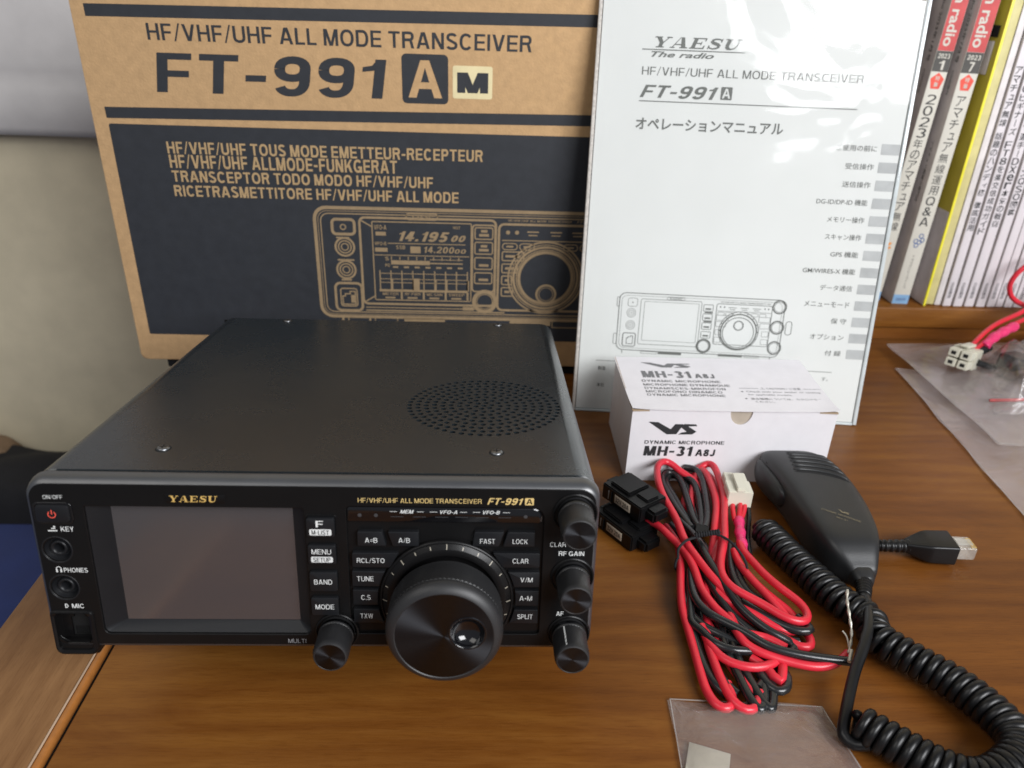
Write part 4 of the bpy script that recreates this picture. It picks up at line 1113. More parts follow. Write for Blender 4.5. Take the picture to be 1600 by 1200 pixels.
# lid with curled front edge and side flaps
V = []; Fc = []
nx, ny = 24, 10
for s in (0, 1):
    for j in range(ny + 1):
        for i in range(nx + 1):
            u, v = i / nx, j / ny
            x = -0.6 + 136.4 * u + (v * 2.2 if u > .5 else v * 1.4) * (2 * u - 1) * .5
            z = 54.9 + 1.6 * (1 - v) ** 8 * abs(2 * u - 1) ** 5 + (0.45 if s else 0)
            V.append((x, -0.9 + 79.2 * v, z))
m_ = (nx + 1) * (ny + 1)
for s in (0, 1):
    for j in range(ny):
        for i in range(nx):
            q = s * m_ + j * (nx + 1) + i; f_ = (q, q + 1, q + nx + 2, q + nx + 1); Fc.append(f_ if s else f_[::-1])
for i in range(nx):
    for j in (0, ny): q = j * (nx + 1) + i; Fc.append((q, q + 1, m_ + q + 1, m_ + q))
for j in range(ny):
    for i in (0, nx): q = j * (nx + 1) + i; Fc.append((q, q + nx + 1, m_ + q + nx + 1, m_ + q))
mk('lid', V, Fc, 'box_white', mb, True, angle=30, recalc=True)
V, Fc = loft([([(0, -0.8), (11, -0.2), (11, 0.9), (0, 0.9)], 53.9), ([(0, -0.8), (11, -0.2), (11, 0.9), (0, 0.9)], 54.9)], T, True, True); mk('side_flap', V, Fc, 'box_edge', mb)
V, Fc = loft([([(123, -0.2), (135, -0.8), (135, 0.9), (123, 0.9)], 54.0), ([(123, -0.2), (135, -0.8), (135, 0.9), (123, 0.9)], 54.9)], T, True, True); mk('side_flap', V, Fc, 'box_edge', mb)
box('lid_edge', (-0.65, -0.6, 54.6), (-0.2, 78, 55.4), 'box_edge', mb)
a = Acc(F, 0.10)
def vs_logo(a, u0, v0, u1, v1):
    f = lambda p: (u0 + p[0] * (u1 - u0), v0 + p[1] * (v1 - v0))
    a.poly([f(p) for p in [(0.39, 0.03), (0.60, 0.0), (0.73, 0.80), (0.52, 0.80), (0.45, 0.42), (0.20, 0.98), (0.0, 1.0)][::-1]][::-1])
    a.poly([f(p) for p in [(0.64, 0.03), (0.92, 0.0), (1.0, 0.18), (0.86, 0.64), (0.99, 0.76), (0.97, 0.86), (0.76, 0.88), (0.66, 0.58), (0.82, 0.24)]])
f = lambda p: (11.1 + p[0] * 32.6, 36.6 + p[1] * 9.4)
for poly in ([(0, 1), (0.20, 0.98), (0.47, 0.42), (0.55, 0.84), (0.72, 0.84), (0.60, 0.02), (0.40, 0.0)],
             [(0.74, 0.86), (0.97, 0.84), (1.0, 0.70), (0.82, 0.66), (1.0, 0.26), (0.92, 0.02), (0.63, 0.0), (0.70, 0.16), (0.80, 0.24), (0.66, 0.62)]):
    a.poly([f(p) for p in poly][::-1])
a.text('DYNAMIC MICROPHONE', 10.3, 29.2, 63.6, 31.9, 0.02, space=1.12)
a.text('MH-31', 10.4, 19.8, 43.2, 27.6, 0.045, shear=0.06); a.text('A8J', 45.2, 20.0, 58.6, 25.4, 0.04, shear=0.06)
a.done('black_print', 'ink', mb)
a = Acc(T, 55.45)
class _L: pass
f = lambda p: (16.4 + p[0] * 36, 61.5 + p[1] * 8)
for poly in ([(0, 1), (0.20, 0.98), (0.47, 0.42), (0.55, 0.84), (0.72, 0.84), (0.60, 0.02), (0.40, 0.0)],
             [(0.74, 0.86), (0.97, 0.84), (1.0, 0.70), (0.82, 0.66), (1.0, 0.26), (0.92, 0.02), (0.63, 0.0), (0.70, 0.16), (0.80, 0.24), (0.66, 0.62)]):
    a.poly([f(p) for p in poly][::-1])
a.text('MH-31', 14.6, 45.2, 49.0, 55.6, 0.045, shear=0.0); a.text('A8J', 51.6, 45.4, 65.6, 52.0, 0.04)
for t, u1, v in (('DYNAMIC MICROPHONE', 67.6, 40.0), ('MICROPHONE DYNAMIQUE', 72.7, 34.4), ('DYNAMISCES-MIKROFON', 68.4, 29.2), ('MICROFONO DINAMICO', 64.9, 24.4), ('DYNAMIC MICROPHONE', 65.7, 19.6)):
    a.text(t, 12.8, v - 1.5, u1, v + 1.7, 0.02, space=1.1)
a.text('\u26a0 CAUTION / ご注意', 93, 29.6, 121, 33.0, 0.0); a.rect(78.4, 31.0, 91.5, 31.4); a.rect(122.5, 31.0, 135, 31.4)
a.disc((79.0, 26.2), .8, 10); a.text('Check with your dealer or catalog', 82, 24.8, 133, 27.6, 0.0); a.text('for applicable models.', 82, 20.6, 112, 23.2, 0.0)
a.disc((79.0, 16.4), .8, 10); a.text('適合機種については、カタログをご覧', 82, 14.8, 133.5, 17.6, 0.0); a.text('ください。', 84, 10.8, 97, 13.2, 0.0)
a.done('grey_print', 'ink_grey', mb)

# ================================================================== DC power cable: red and black leads tied in a bundle
RED_WIRES = [[(279.6,131.8,11.7),(285.0,125.4,13.7),(289.8,112.1,14.7),(295.1,103.3,13.7),(298.9,88.3,13.7),(299.1,71.3,11.7),(303.7,55.7,11.7),(310.1,47.7,10.7),(312.1,34.7,9.7),(321.3,27.7,8.7),(331.6,24.8,7.7),(344.0,21.7,7.7),(354.4,23.3,7.7),(363.4,30.1,7.7)],[(291.6,128.9,8.7),(295.5,109.9,10.7),(294.2,97.0,9.7),(289.8,78.3,8.7),(287.4,61.0,7.7),(287.9,53.4,6.2),(287.2,29.3,5.2),(288.2,8.6,4.7),(291.3,0.2,4.7),(295.5,-1.2,4.7),(299.2,5.2,3.7),(299.1,15.4,3.7)],[(315.2,110.5,5.7),(308.1,89.7,5.7),(302.7,75.4,5.7),(299.6,57.3,5.7),(295.8,42.6,6.7),(295.4,26.3,6.7),(295.9,11.7,6.2),(298.4,1.4,5.7),(302.9,-3.2,5.2),(307.2,-2.5,4.7),(311.1,3.8,3.7),(314.1,9.5,3.7)],[(325.0,53.4,4.7),(316.6,60.0,7.7),(310.8,72.6,11.7),(306.0,79.2,13.7),(300.8,95.4,15.7),(297.7,106.8,16.7),(296.1,123.4,17.7),(293.3,146.2,18.7),(292.9,167.1,18.7),(296.3,181.7,17.7),(302.8,189.5,16.7),(308.5,187.9,15.7),(310.8,182.3,13.7),(318.4,177.0,11.7),(321.0,164.9,10.7),(319.0,145.6,9.7),(317.0,130.8,8.7)],[(325.7,189.5,11.7),(328.1,179.3,14.7),(327.7,159.7,15.7),(324.5,139.3,15.7),(319.1,120.0,14.7),(313.0,103.0,10.7),(307.3,86.0,7.7),(302.4,69.4,6.7)],[(310.9,133.6,7.7),(313.4,153.6,8.7),(320.9,175.7,10.7),(327.1,187.5,13.7),(332.6,189.0,15.7),(335.0,180.3,16.7),(332.9,158.3,16.7),(328.1,133.1,16.7),(321.0,108.6,16.7),(315.1,92.8,15.7),(312.5,79.4,14.7),(314.6,69.3,14.7),(321.6,63.2,13.7),(329.5,57.8,12.7),(337.5,50.8,11.7),(344.4,48.5,10.7),(349.6,49.6,9.7),(352.3,55.9,9.7),(350.2,64.1,9.7),(343.4,72.8,10.7),(337.8,85.6,10.7),(334.2,97.7,10.7),(331.2,104.6,10.7),(331.8,111.9,10.7)],[(327.5,107.0,8.7),(327.4,98.6,8.7),(329.9,85.1,8.7),(334.3,73.0,8.2),(338.2,63.2,7.7),(342.2,58.8,5.7),(344.1,53.4,4.2),(339.0,48.3,3.7)],[(311.6,73.3,7.7),(312.1,58.7,6.7),(313.6,46.2,6.7),(326.5,42.1,5.7),(334.4,35.5,5.7)],[(323.3,58.7,5.7),(329.9,47.3,5.7),(337.0,42.3,4.7),(342.9,37.3,4.7),(348.0,38.1,4.7),(349.8,45.4,4.2),(347.0,51.9,3.7)],[(294.6,48.4,7.7),(295.0,35.0,7.7),(299.9,25.4,7.7),(307.4,21.6,7.7),(316.9,20.8,7.7),(326.0,25.7,6.7),(333.9,33.8,5.7)],[(314.8,28.9,5.7),(320.3,22.7,5.7),(322.0,16.9,6.2),(324.6,14.0,6.2),(329.3,25.8,5.7),(327.0,31.5,4.7)],[(298.8,57.8,3.7),(303.3,30.8,3.7),(307.5,15.4,3.7),(312.0,6.7,3.7),(314.2,8.1,3.7)]]
BLACK_WIRES = [[(301.2,135.6,9.7),(305.0,119.1,11.7),(306.9,105.1,14.7),(307.8,93.9,14.7),(310.2,81.8,13.7),(312.6,70.3,12.7),(316.2,60.4,10.7),(323.0,51.0,8.7),(329.9,43.1,7.7),(337.8,41.1,4.7),(341.9,37.4,3.7),(335.6,34.1,3.7)],[(306.5,125.0,10.7),(301.7,139.4,11.7),(299.6,157.8,11.7),(298.1,173.8,11.7),(302.0,184.7,10.7),(308.5,184.9,10.7),(311.7,170.1,10.7),(310.5,150.8,10.7),(309.7,134.4,10.7),(311.4,125.0,10.7)],[(311.4,183.0,10.7),(317.8,174.2,11.7),(318.4,154.7,11.7),(315.0,134.8,11.7),(311.9,123.8,11.7)],[(316.9,189.3,11.7),(322.8,187.0,12.7),(324.1,173.3,13.7),(322.0,152.0,13.7),(317.9,133.8,13.7),(313.4,121.2,13.7)],[(297.8,88.9,9.7),(294.3,72.3,10.7),(295.0,60.9,11.2),(299.5,52.2,11.7),(306.3,46.6,11.7),(314.3,40.1,11.7),(322.1,31.7,11.2),(333.2,27.4,10.7),(344.6,24.8,10.2),(360.5,22.9,9.7)],[(296.8,88.4,6.7),(293.2,69.4,7.7),(289.4,49.5,7.7),(293.9,46.2,8.2),(296.5,36.4,8.7),(302.7,31.6,8.7),(309.7,30.0,8.7),(317.6,32.5,6.7),(322.9,31.7,4.2),(319.8,19.9,3.7),(313.8,12.5,3.7)],[(321.4,67.1,6.7),(328.3,56.6,7.7),(338.3,47.8,7.7),(345.0,44.9,7.7),(350.4,46.2,7.7),(348.4,57.0,5.7)],[(317.8,71.7,4.7),(327.6,53.4,4.7),(333.5,47.3,4.7),(339.4,41.6,4.2),(343.3,41.6,3.7)],[(293.0,67.7,4.7),(289.8,42.8,4.7),(291.0,22.0,4.7),(294.1,10.5,4.2),(297.1,8.1,3.7)],[(307.6,57.6,5.7),(303.7,33.7,5.7),(305.3,17.0,5.2),(307.6,4.4,4.7),(310.9,-2.1,4.2),(315.4,8.1,3.7),(317.0,16.9,3.7)],[(315.8,23.6,4.7),(317.9,14.5,4.7),(321.1,9.8,4.7),(326.2,10.9,4.7),(329.1,17.5,4.7),(328.6,24.6,3.7)],[(327.2,114.0,7.7),(323.8,100.9,6.7),(321.8,87.3,6.7),(324.0,75.6,5.7),(329.7,68.3,5.7)],[(309.1,79.1,4.7),(307.9,64.3,4.7),(310.1,50.4,4.7),(315.3,51.6,4.7)]]
COIL_PATH = [(348.7,126.5,10.7),(352.6,116.1,10.7),(356.4,104.4,10.7),(364.4,82.6,10.7),(372.4,63.9,10.7),(381.8,51.2,10.7),(381.0,37.5,10.7),(392.1,23.8,10.7),(403.8,10.9,10.7),(412.8,-4.7,10.7),(416.8,-19.2,10.7),(411.6,-30.3,10.7),(398.6,-38.5,10.7),(386.7,-40.8,10.7),(373.9,-35.0,10.7),(362.5,-25.4,10.7),(353.3,-16.7,10.7),(348.0,-12.1,10.7)]
CORD_PATH = [(383.9,63.9,14.7),(382.9,56.7,15.7),(375.0,38.8,17.7),(367.8,26.6,16.7),(358.9,14.0,13.7),(352.8,4.1,11.7),(346.0,-8.0,9.7),(342.5,-16.0,6.7)]
SHIELD_A = [(361.9,27.3,10.7),(366.4,36.1,13.7),(366.9,43.5,19.7),(368.0,51.7,23.7),(369.7,55.9,25.7)]
SHIELD_B = [(361.2,22.1,10.7),(363.6,30.8,10.7),(364.1,36.2,12.7),(362.9,39.1,13.7)]
BARE_TIP = [(359.3,21.0,11.7),(362.9,27.3,12.7)]
pcab = tag(empty('power_cable', (320, 80, 0)), 'red and black power cable bundle with black wire tie, fuse holders and white plug', 'cable')
def lead(name, pts, r, mat, parent, seg=12, step=2.2, off=(320, 80, 0), closed=False, rf=None):
    P = resample([Vector(p) - Vector(off) for p in pts], step, closed)
    for _ in range(5 if len(P) > 24 and not closed else 0):
        P = [P[0]] + [P[i] * .5 + (P[i - 1] + P[i + 1]) * .25 for i in range(1, len(P) - 1)] + [P[-1]]
    if 'wire' in name and len(P) > 24:
        ph_ = P[0].x + P[0].y
        P = [p + Vector((.35 * math.sin(i * .31 + ph_), .35 * math.sin(i * .23 + 2 * ph_), 0)) for i, p in enumerate(P)]
    V, Fc = tube(P, r, seg, closed, rf=rf)
    return mk(name, V, Fc, mat, parent, True, angle=60)
for p in RED_WIRES: lead('red_wire', p, 2.25, 'red_wire', pcab)
for p in BLACK_WIRES: lead('black_wire', p, 2.25, 'black_wire', pcab)
lead('bare_end', SHIELD_A, 0.75, 'bare', pcab, 8, 1.0, rf=lambda i: 0.72 + 0.22 * math.sin(i * 1.3))
lead('bare_end', SHIELD_B, 0.5, 'bare', pcab, 8, 1.0)
lead('bare_end', BARE_TIP, 1.0, 'bare', pcab, 8, 1.0)
# second turns of the black lead lying beside and beneath the first ones
for k, (dx, dy, dz) in ((0, (-4.4, -1.5, -3.5)), (1, (3.9, 1.2, -3.0)), (2, (3.8, -.8, -3.2)), (6, (-3.0, 4.2, -2.5)), (8, (5.5, 1.0, -.5)), (9, (4.6, .5, -.4)), (11, (4.2, 1.0, -1.6)), (0, (4.6, 1.8, -5.5)), (12, (-4.2, -2, 0.6))):
    lead('black_wire', [(x + dx, y + dy, max(2.3, z + dz)) for x, y, z in BLACK_WIRES[k]], 2.25, 'black_wire', pcab)
for k, (dx, dy, dz) in ((5, (-4.6, -2.2, -5.0)), (4, (4.4, 1.0, -4.5))):
    lead('red_wire', [(x + dx, y + dy, max(2.3, z + dz)) for x, y, z in RED_WIRES[k]], 2.25, 'red_wire', pcab)
lead('black_wire', [(x - 3.8, y - 3.6, max(2.3, z - 4.6)) for x, y, z in BLACK_WIRES[4][:-5]] + [(330, 28, 2.5), (325, 20, 2.4)], 2.25, 'black_wire', pcab)
# wire tie
lead('wire_tie', [(290.5, 92.5, 15), (291.5, 96, 18.5), (297, 101.5, 19.6), (303, 104.6, 19.6), (309, 108, 19.0), (315, 108.5, 19.6), (320, 104, 20), (325, 96, 18.5), (328.5, 91, 15), (329, 89, 8), (320, 90, 2), (300, 92, 2), (290, 91, 8)], 0.75, 'blackcloth', pcab, 8, 1.0, closed=True)
tw = []
for i in range(70):
    t = i / 69; c = Vector((303 + 15 * t, 105.5 + 3.5 * t, 20.6)); tw.append(c - Vector((320, 80, 0)) + Vector((0.3 * math.cos(i * .9), 1.1 * math.cos(i * .9), 1.1 * math.sin(i * .9))))
V, Fc = tube(tw, 0.7, 8); mk('tie_twist', V, Fc, 'blackcloth', pcab, True)
V, Fc = loft([([(-16, 29), (-9.5, 26), (-7.4, 32.6), (-13.5, 36.4)], 20.2), ([(-16, 29), (-9.5, 26), (-7.4, 32.6), (-13.5, 36.4)], 21.0)], T, True, True); mk('tie_flag', V, Fc, 'hole', pcab)

def fuse_holder(z0, x, y, ang):
    r = empty('fuse_holder', (x - 320, y - 80, z0), (0, 0, ang), pcab); r.scale = (0.92, 0.92, 0.96)
    # one moulded body: main block, hinged lid step, latch and wire tail
    bm = bmesh.new()
    def blk(a_, b_, bev=0.8):
        t = bmesh.new(); bmesh.ops.create_cube(t, size=1)
        bmesh.ops.scale(t, vec=[(b_[i] - a_[i]) * U for i in range(3)], verts=t.verts); bmesh.ops.translate(t, vec=[(a_[i] + b_[i]) / 2 * U for i in range(3)], verts=t.verts)
        bmesh.ops.bevel(t, geom=t.edges[:], offset=bev * U, segments=2, affect='EDGES')
        me_ = bpy.data.meshes.new('t'); t.to_mesh(me_); t.free(); bm.from_mesh(me_); bpy.data.meshes.remove(me_)
    blk((0, 0, 0), (36, 24, 11.4)); blk((4, 3, 10.6), (22, 22, 13.6)); blk((23, 8, 10.6), (34, 19, 12.9)); blk((-4, 7, 2), (1.5, 17, 9.0)); blk((34.5, 5, 1.5), (44, 19, 9.5), 1.6)
    blk((9, -1.2, 1), (10.2, 0.4, 10)); blk((13, 23.5, 2), (27, 27, 9.5))
    me = bpy.data.meshes.new('holder_body'); bm.to_mesh(me); bm.free()
    me.polygons.foreach_set('use_smooth', [True] * len(me.polygons)); me.set_sharp_from_angle(angle=math.radians(45))
    body = link('holder_body', me, 'fuse', r)
    lb = box('fuse_label', (12.5, -0.35, 3.0), (27, -0.05, 8.8), 'label', r, 0.1)
    V, Fc = text_mesh('32V 20A', 0.02, 0, 1, 3); a = Acc(F, 0.42); a.text('32V 20A', 13.6, 4.1, 25.9, 7.6, 0.02); a.done('label_print', 'ink', lb)
    t = Acc(F, 0.06); t.rect(6.2, 2.2, 6.9, 8.8); t.done('moulded_mark', 'ink_light', body)
fuse_holder(0.6, 250.5, 141.5, math.radians(-56)); fuse_holder(13.8, 255.5, 151.5, math.radians(-55))

def molex(parent, loc, rz, tilt=0.0):
    r = empty('connector', loc, (tilt, 0, rz), parent)
    # four-way housing: x across, y along (pins face -y), z up
    bm = bmesh.new()
    def blk(a_, b_, bev=0.5):
        t = bmesh.new(); bmesh.ops.create_cube(t, size=1)
        bmesh.ops.scale(t, vec=[(b_[i] - a_[i]) * U for i in range(3)], verts=t.verts); bmesh.ops.translate(t, vec=[(a_[i] + b_[i]) / 2 * U for i in range(3)], verts=t.verts)
        bmesh.ops.bevel(t, geom=t.edges[:], offset=bev * U, segments=2, affect='EDGES')
        me_ = bpy.data.meshes.new('t'); t.to_mesh(me_); t.free(); bm.from_mesh(me_); bpy.data.meshes.remove(me_)
    blk((-7.6, 0, 0), (7.6, 13, 13)); 
    for x0 in (-6.9, 0.4):
        for z0 in (0.6, 6.9): blk((x0, -10, z0), (x0 + 6.5, 1, z0 + 5.5), 0.5)
    blk((-2.6, -5, 13.8), (2.6, 12.5, 15.4), 0.5); blk((-2.6, 10.5, 12.5), (2.6, 13, 14.5), 0.4)
    me = bpy.data.meshes.new('housing'); bm.to_mesh(me); bm.free()
    me.polygons.foreach_set('use_smooth', [True] * len(me.polygons)); me.set_sharp_from_angle(angle=math.radians(45))
    h_ = link('housing', me, 'white_nylon', r)
    a = Acc(F, 10.05)
    for x0 in (-6.9, 0.4):
        for z0 in (0.6, 6.9): a.rect(x0 + 1.8, z0 + 1.6, x0 + 4.7, z0 + 3.9)
    a.done('terminal_holes', 'hole', h_)
    return r
molex(pcab, (341 - 320, 156.5 - 80, 11), math.radians(176))
for dx, z in ((-4.6, 14), (0, 15), (3.0, 14)):
    lead('red_wire', [(341 + dx, 144, z), (339.5 + dx * .9, 139, z - 1), (337 + dx * .5, 132, 11.5)], 1.5, 'red_wire', pcab)
lead('black_wire', [(346.5, 144.5, 12), (345.5, 138, 10.5), (343.5, 131, 8), (341, 122, 5), (339, 110, 3.5)], 1.5, 'black_wire', pcab)
lead('heat_shrink', [(337.6, 133, 11.4), (336.4, 127, 10.8), (334.6, 119, 10.2), (333.2, 110, 9.8), (332, 104, 9.6)], 3.1, 'pink', pcab, 16, 0.8, rf=lambda i: 3.0 + 0.35 * math.sin(i * .55) + 0.15 * math.sin(i * 1.9))

# ================================================================== hand microphone
mic = tag(empty('hand_microphone', (390, 140, 0)), 'black hand microphone with ribbed grille and push-to-talk bar, lying beside the red cable', 'microphone')
#        y,   xl,   xr,  zt,  zb
SEC = [(54.0, 374, 390, 17, 8), (52.6, 370, 396, 22, 5), (50, 367.0, 401, 25.5, 3.5), (44, 364.6, 405.4, 28, 3), (34, 364.5, 409.4, 30, 2.6), (20, 366.5, 411.6, 31, 2.4), (4, 368.6, 412.2, 31.3, 2.4),
       (-14, 370.0, 411.4, 31, 2.4), (-28, 371.0, 409.6, 30.4, 2.6), (-38, 372.2, 407.4, 29.5, 3), (-46, 374.4, 404.6, 27.6, 3.5), (-51.5, 377.6, 402.4, 24.6, 4), (-56, 381.5, 400.6, 21, 5), (-59.5, 384.4, 398.8, 18.0, 6.5), (-60.8, 386.5, 396.5, 15.0, 8.5)]
def sec_at(y):
    for a_, b_ in zip(SEC, SEC[1:]):
        if a_[0] >= y >= b_[0]:
            t = (a_[0] - y) / (a_[0] - b_[0]); return [a_[i] + (b_[i] - a_[i]) * t for i in range(5)]
    return list(SEC[-1] if y < 0 else SEC[0])
def cr(vals, t):
    n_ = len(vals) - 1; i = min(int(t), n_ - 1); f_ = t - i
    p0, p1, p2, p3 = vals[max(i - 1, 0)], vals[i], vals[i + 1], vals[min(i + 2, n_)]
    return [0.5 * (2 * b + (c - a_) * f_ + (2 * a_ - 5 * b + 4 * c - d) * f_ * f_ + (3 * b - a_ - 3 * c + d) * f_ ** 3) for a_, b, c, d in zip(p0, p1, p2, p3)]
def se(xl, xr, zt, zb, t, p=0.38):
    c, s = math.cos(t), math.sin(t); xc, zc = (xl + xr) / 2, zb + (zt - zb) * 0.45
    ht = zt - zc if s > 0 else zc - zb
    return (xc + (xr - xl) / 2 * math.copysign(abs(c) ** p, c), zc + ht * math.copysign(abs(s) ** p, s))
V, Fc = [], []; NS = 56; NL = 84
for k in range(NL + 1):
    y, xl, xr, zt, zb = cr(SEC, k / NL * (len(SEC) - 1))
    for j in range(NS):
        x, z = se(xl, xr, zt, zb, 2 * math.pi * (j + .5) / NS); V.append((x - 390, y, z))
for k in range(NL):
    for j in range(NS): q = k * NS; Fc.append((q + j, q + (j + 1) % NS, q + NS + (j + 1) % NS, q + NS + j))
Fc.append(tuple(reversed(range(NS)))); Fc.append(tuple(range(NL * NS, NL * NS + NS)))
mk('mic_body', V, Fc, 'mic', mic, True, recalc=True)
def top_z(x, y):
    _, xl, xr, zt, zb = sec_at(y); xc = (xl + xr) / 2; u = min(1, abs((x - xc) / ((xr - xl) / 2))); zc = zb + (zt - zb) * .45
    return zc + (zt - zc) * (1 - u ** 5.2) ** 0.192 if u < 1 else zc
# grille: curved ribs across the head with dark slots between them
def rib(name, y0, x0, x1, r, dz, mat, bow=6.0):
    P = []
    for i in range(25):
        x = x0 + (x1 - x0) * i / 24; u = (x - x0) / (x1 - x0); y = y0 - bow * u ** 2.2
        P.append(Vector((x - 390, y, top_z(x, y) + dz)))
    V, Fc = tube(P, r, 8, rf=lambda i: r * min(1, .3 + .25 * min(i, 24 - i))); mk(name, V, Fc, mat, mic, True)
for k in range(6):
    y0 = 43 - k * 5.2
    rib('grille_slot', y0, 378.5 - k * .8 + 1, 407 + min(k, 2) * 1.0, 1.1, -0.45, 'hole', 5 + k * 1.4)
    if k < 5: rib('grille_rib', y0 - 2.5, 380 - k * .8, 406 + min(k, 2) * 1.0, 1.35, 0.0, 'mic', 5 + k * 1.4)
# push-to-talk bar along the left side
V, Fc = [], []
ptt = []
for k in range(15):
    t = k / 14; y = 47 - 43 * t; e = math.sin(math.pi * min(1, max(0.0, t * 1.0))) ** 0.35 if 0 < t < 1 else 0.05
    _, xl, xr, zt, zb = sec_at(y); pts = []
    for j in range(16):
        c, s = math.cos(2 * math.pi * j / 16), math.sin(2 * math.pi * j / 16)
        pts.append((xl + 0.6 - 390 + (-5.2 * e if c < 0 else 2.5) * abs(c) ** .6, y, 16.5 + 8.2 * e ** .6 * math.copysign(abs(s) ** .6, s)))
    V += pts
for k in range(14):
    for j in range(16): Fc.append((k * 16 + j, k * 16 + (j + 1) % 16, k * 16 + 16 + (j + 1) % 16, k * 16 + 16 + j))
Fc.append(tuple(reversed(range(16)))); Fc.append(tuple(range(14 * 16, 15 * 16)))
mk('talk_button', V, Fc, 'mic', mic, True, recalc=True)
P = []
for k in range(49):
    t = 2 * math.pi * k / 48; y = 25.5 + 23 * math.copysign(abs(math.cos(t)) ** .7, math.cos(t)); z = 16.5 + 9.2 * math.copysign(abs(math.sin(t)) ** .6, math.sin(t))
    P.append(Vector((sec_at(y)[1] - 390 + 0.9 + 0.05 * abs(z - 16.5), y, z)))
V, Fc = tube(P[:-1], 0.75, 6, True); mk('button_seam', V, Fc, 'hole', mic, True)
# faint print on the back of the microphone
a = Acc(T, 0)
a.text('DYNAMIC MICROPHONE', 0, 0, 22, 1.5, 0); a.text('MH-31', 9, -3.0, 15, -1.7, 0)
g = lambda p: (8.5 + p[0] * 6.5, 3.2 + p[1] * 2.2)
for poly in ([(0, 1), (0.20, 0.98), (0.47, 0.42), (0.55, 0.84), (0.72, 0.84), (0.60, 0.02), (0.40, 0.0)], [(0.74, 0.86), (0.97, 0.84), (1.0, 0.70), (0.82, 0.66), (1.0, 0.26), (0.92, 0.02), (0.63, 0.0), (0.70, 0.16), (0.80, 0.24), (0.66, 0.62)]):
    a.poly([g(p) for p in poly][::-1])
an = math.radians(-31); VV = []
for x, y, z in a.V:
    X = 378.4 + x * math.cos(an) - y * math.sin(an); Y = 117.5 + x * math.sin(an) + y * math.cos(an) 
    VV.append((X - 390, Y - 140, top_z(X, Y - 140) + 0.35))
mk('mic_print', VV, a.F, 'grey_gold', mic)
V, Fc = loft([(rrect(-9.6, 3.0, 9.6, 20.5, 5, 6), -4), (rrect(-9.0, 3.5, 9.0, 20.0, 5, 6), 3), (rrect(-6.4, 6.0, 6.4, 18.6, 4, 6), 10), (rrect(-5.2, 7.6, 5.2, 17.8, 4, 6), 15), (rrect(-4.4, 8.4, 4.4, 17.0, 3.6, 6), 16)], lambda u, v, w: (1.6 + u - w * .10, -50 - w, v), False, True)
mk('cord_collar', V, Fc, 'mic', mic, True, angle=50)
# strain relief, cord and coil
P = resample([Vector((1.8, -58, 12.5)), Vector((-0.4, -64, 13)), Vector((-3.2, -71, 14)), Vector((-6.0, -77, 14.7))], 0.55)
V, Fc = tube(P, 4, 16, rf=lambda i: 4.9 - i * 0.045 + (0.42 if (i // 2) % 2 else -0.12)); mk('strain_relief', V, Fc, 'rubber', mic, True)
cp = [Vector(p) - Vector((390, 140, 0)) for p in CORD_PATH + [(346, -20, 5.5), (352, -22, 8)]]
V, Fc = tube(resample(cp, 2.0), 2.7, 14); mk('straight_cord', V, Fc, 'rubber', mic, True)
path = resample([Vector(p) - Vector((390, 140, 0)) for p in COIL_PATH], 0.35)
L = [0.0]
for a_, b_ in zip(path, path[1:]): L.append(L[-1] + (b_ - a_).length)
total = L[-1]; pitch = 4.7; HS = 22; turns = total / pitch; N = int(turns * HS)
H = []; ii = 0
nrm = Vector((0, 0, 1))
for k in range(N + 1):
    s = total * k / N
    while ii < len(L) - 2 and L[ii + 1] < s: ii += 1
    t = (s - L[ii]) / max(1e-6, L[ii + 1] - L[ii]); c = path[ii].lerp(path[ii + 1], t); tg = (path[ii + 1] - path[ii]).normalized()
    side = tg.cross(Vector((0, 0, 1))).normalized(); upv = side.cross(tg)
    ph = 2 * math.pi * turns * k / N + 0.8 * math.sin(s / 31) + 0.45 * math.sin(s / 11.3)
    ends = min(1, k / HS, (N - k) / HS); R_c = 6.7 * (0.45 + .55 * ends) * (1 + 0.03 * math.sin(s / 23) + 0.02 * math.sin(s / 7))
    H.append(c + (side * math.cos(ph) + upv * math.sin(ph)) * R_c)
V, Fc = tube(H, 2.3, 10); mk('coiled_cord', V, Fc, 'rubber', mic, True)
# plug end coming out from beneath the microphone
P = resample([Vector((5, -34, 4)), Vector((16, -27.5, 7)), Vector((24, -26.5, 8)), Vector((44, -26.8, 8))], 1.0)
V, Fc = tube(P, 2.3, 12); mk('plug_cord', V, Fc, 'rubber', mic, True)
P = resample([Vector((26, -26.5, 8)), Vector((45, -26.8, 8))], 0.5)
V, Fc = tube(P, 3, 14, rf=lambda i: 3.0 + (0.5 if (i // 3) % 2 else -0.3) + i * 0.02); mk('plug_strain_relief', V, Fc, 'rubber', mic, True)
def rect_loop(hw, hh, r): return rrect(-hw, -hh, hw, hh, r, 3)
def along(cx, cy, cz, ang):
    c, s = math.cos(ang), math.sin(ang)
    return lambda u, v, w: (cx + w * c - u * s, cy + w * s + u * c, cz + v)
fr_ = along(42, -26.6, 8.2, math.radians(-3))
V, Fc = loft([(rect_loop(3.2, 3.2, 1.2), 0), (rect_loop(5.6, 4.4, 1.5), 5), (rect_loop(8.2, 5.8, 1.6), 11), (rect_loop(8.6, 6.2, 1.4), 14), (rect_loop(8.8, 6.3, 1.2), 27), (rect_loop(8.3, 5.9, 1.0), 27.6)], fr_, True, True)
mk('plug_boot', V, Fc, 'rubber', mic, True, angle=30)
V, Fc = loft([(rect_loop(5.9, 4.0, .5), 27.5), (rect_loop(5.9, 4.0, .5), 38.6), (rect_loop(5.5, 3.6, .5), 39.4)], fr_, True, True)
plug = mk('modular_plug', V, Fc, 'rj_clear', mic, True, angle=30)
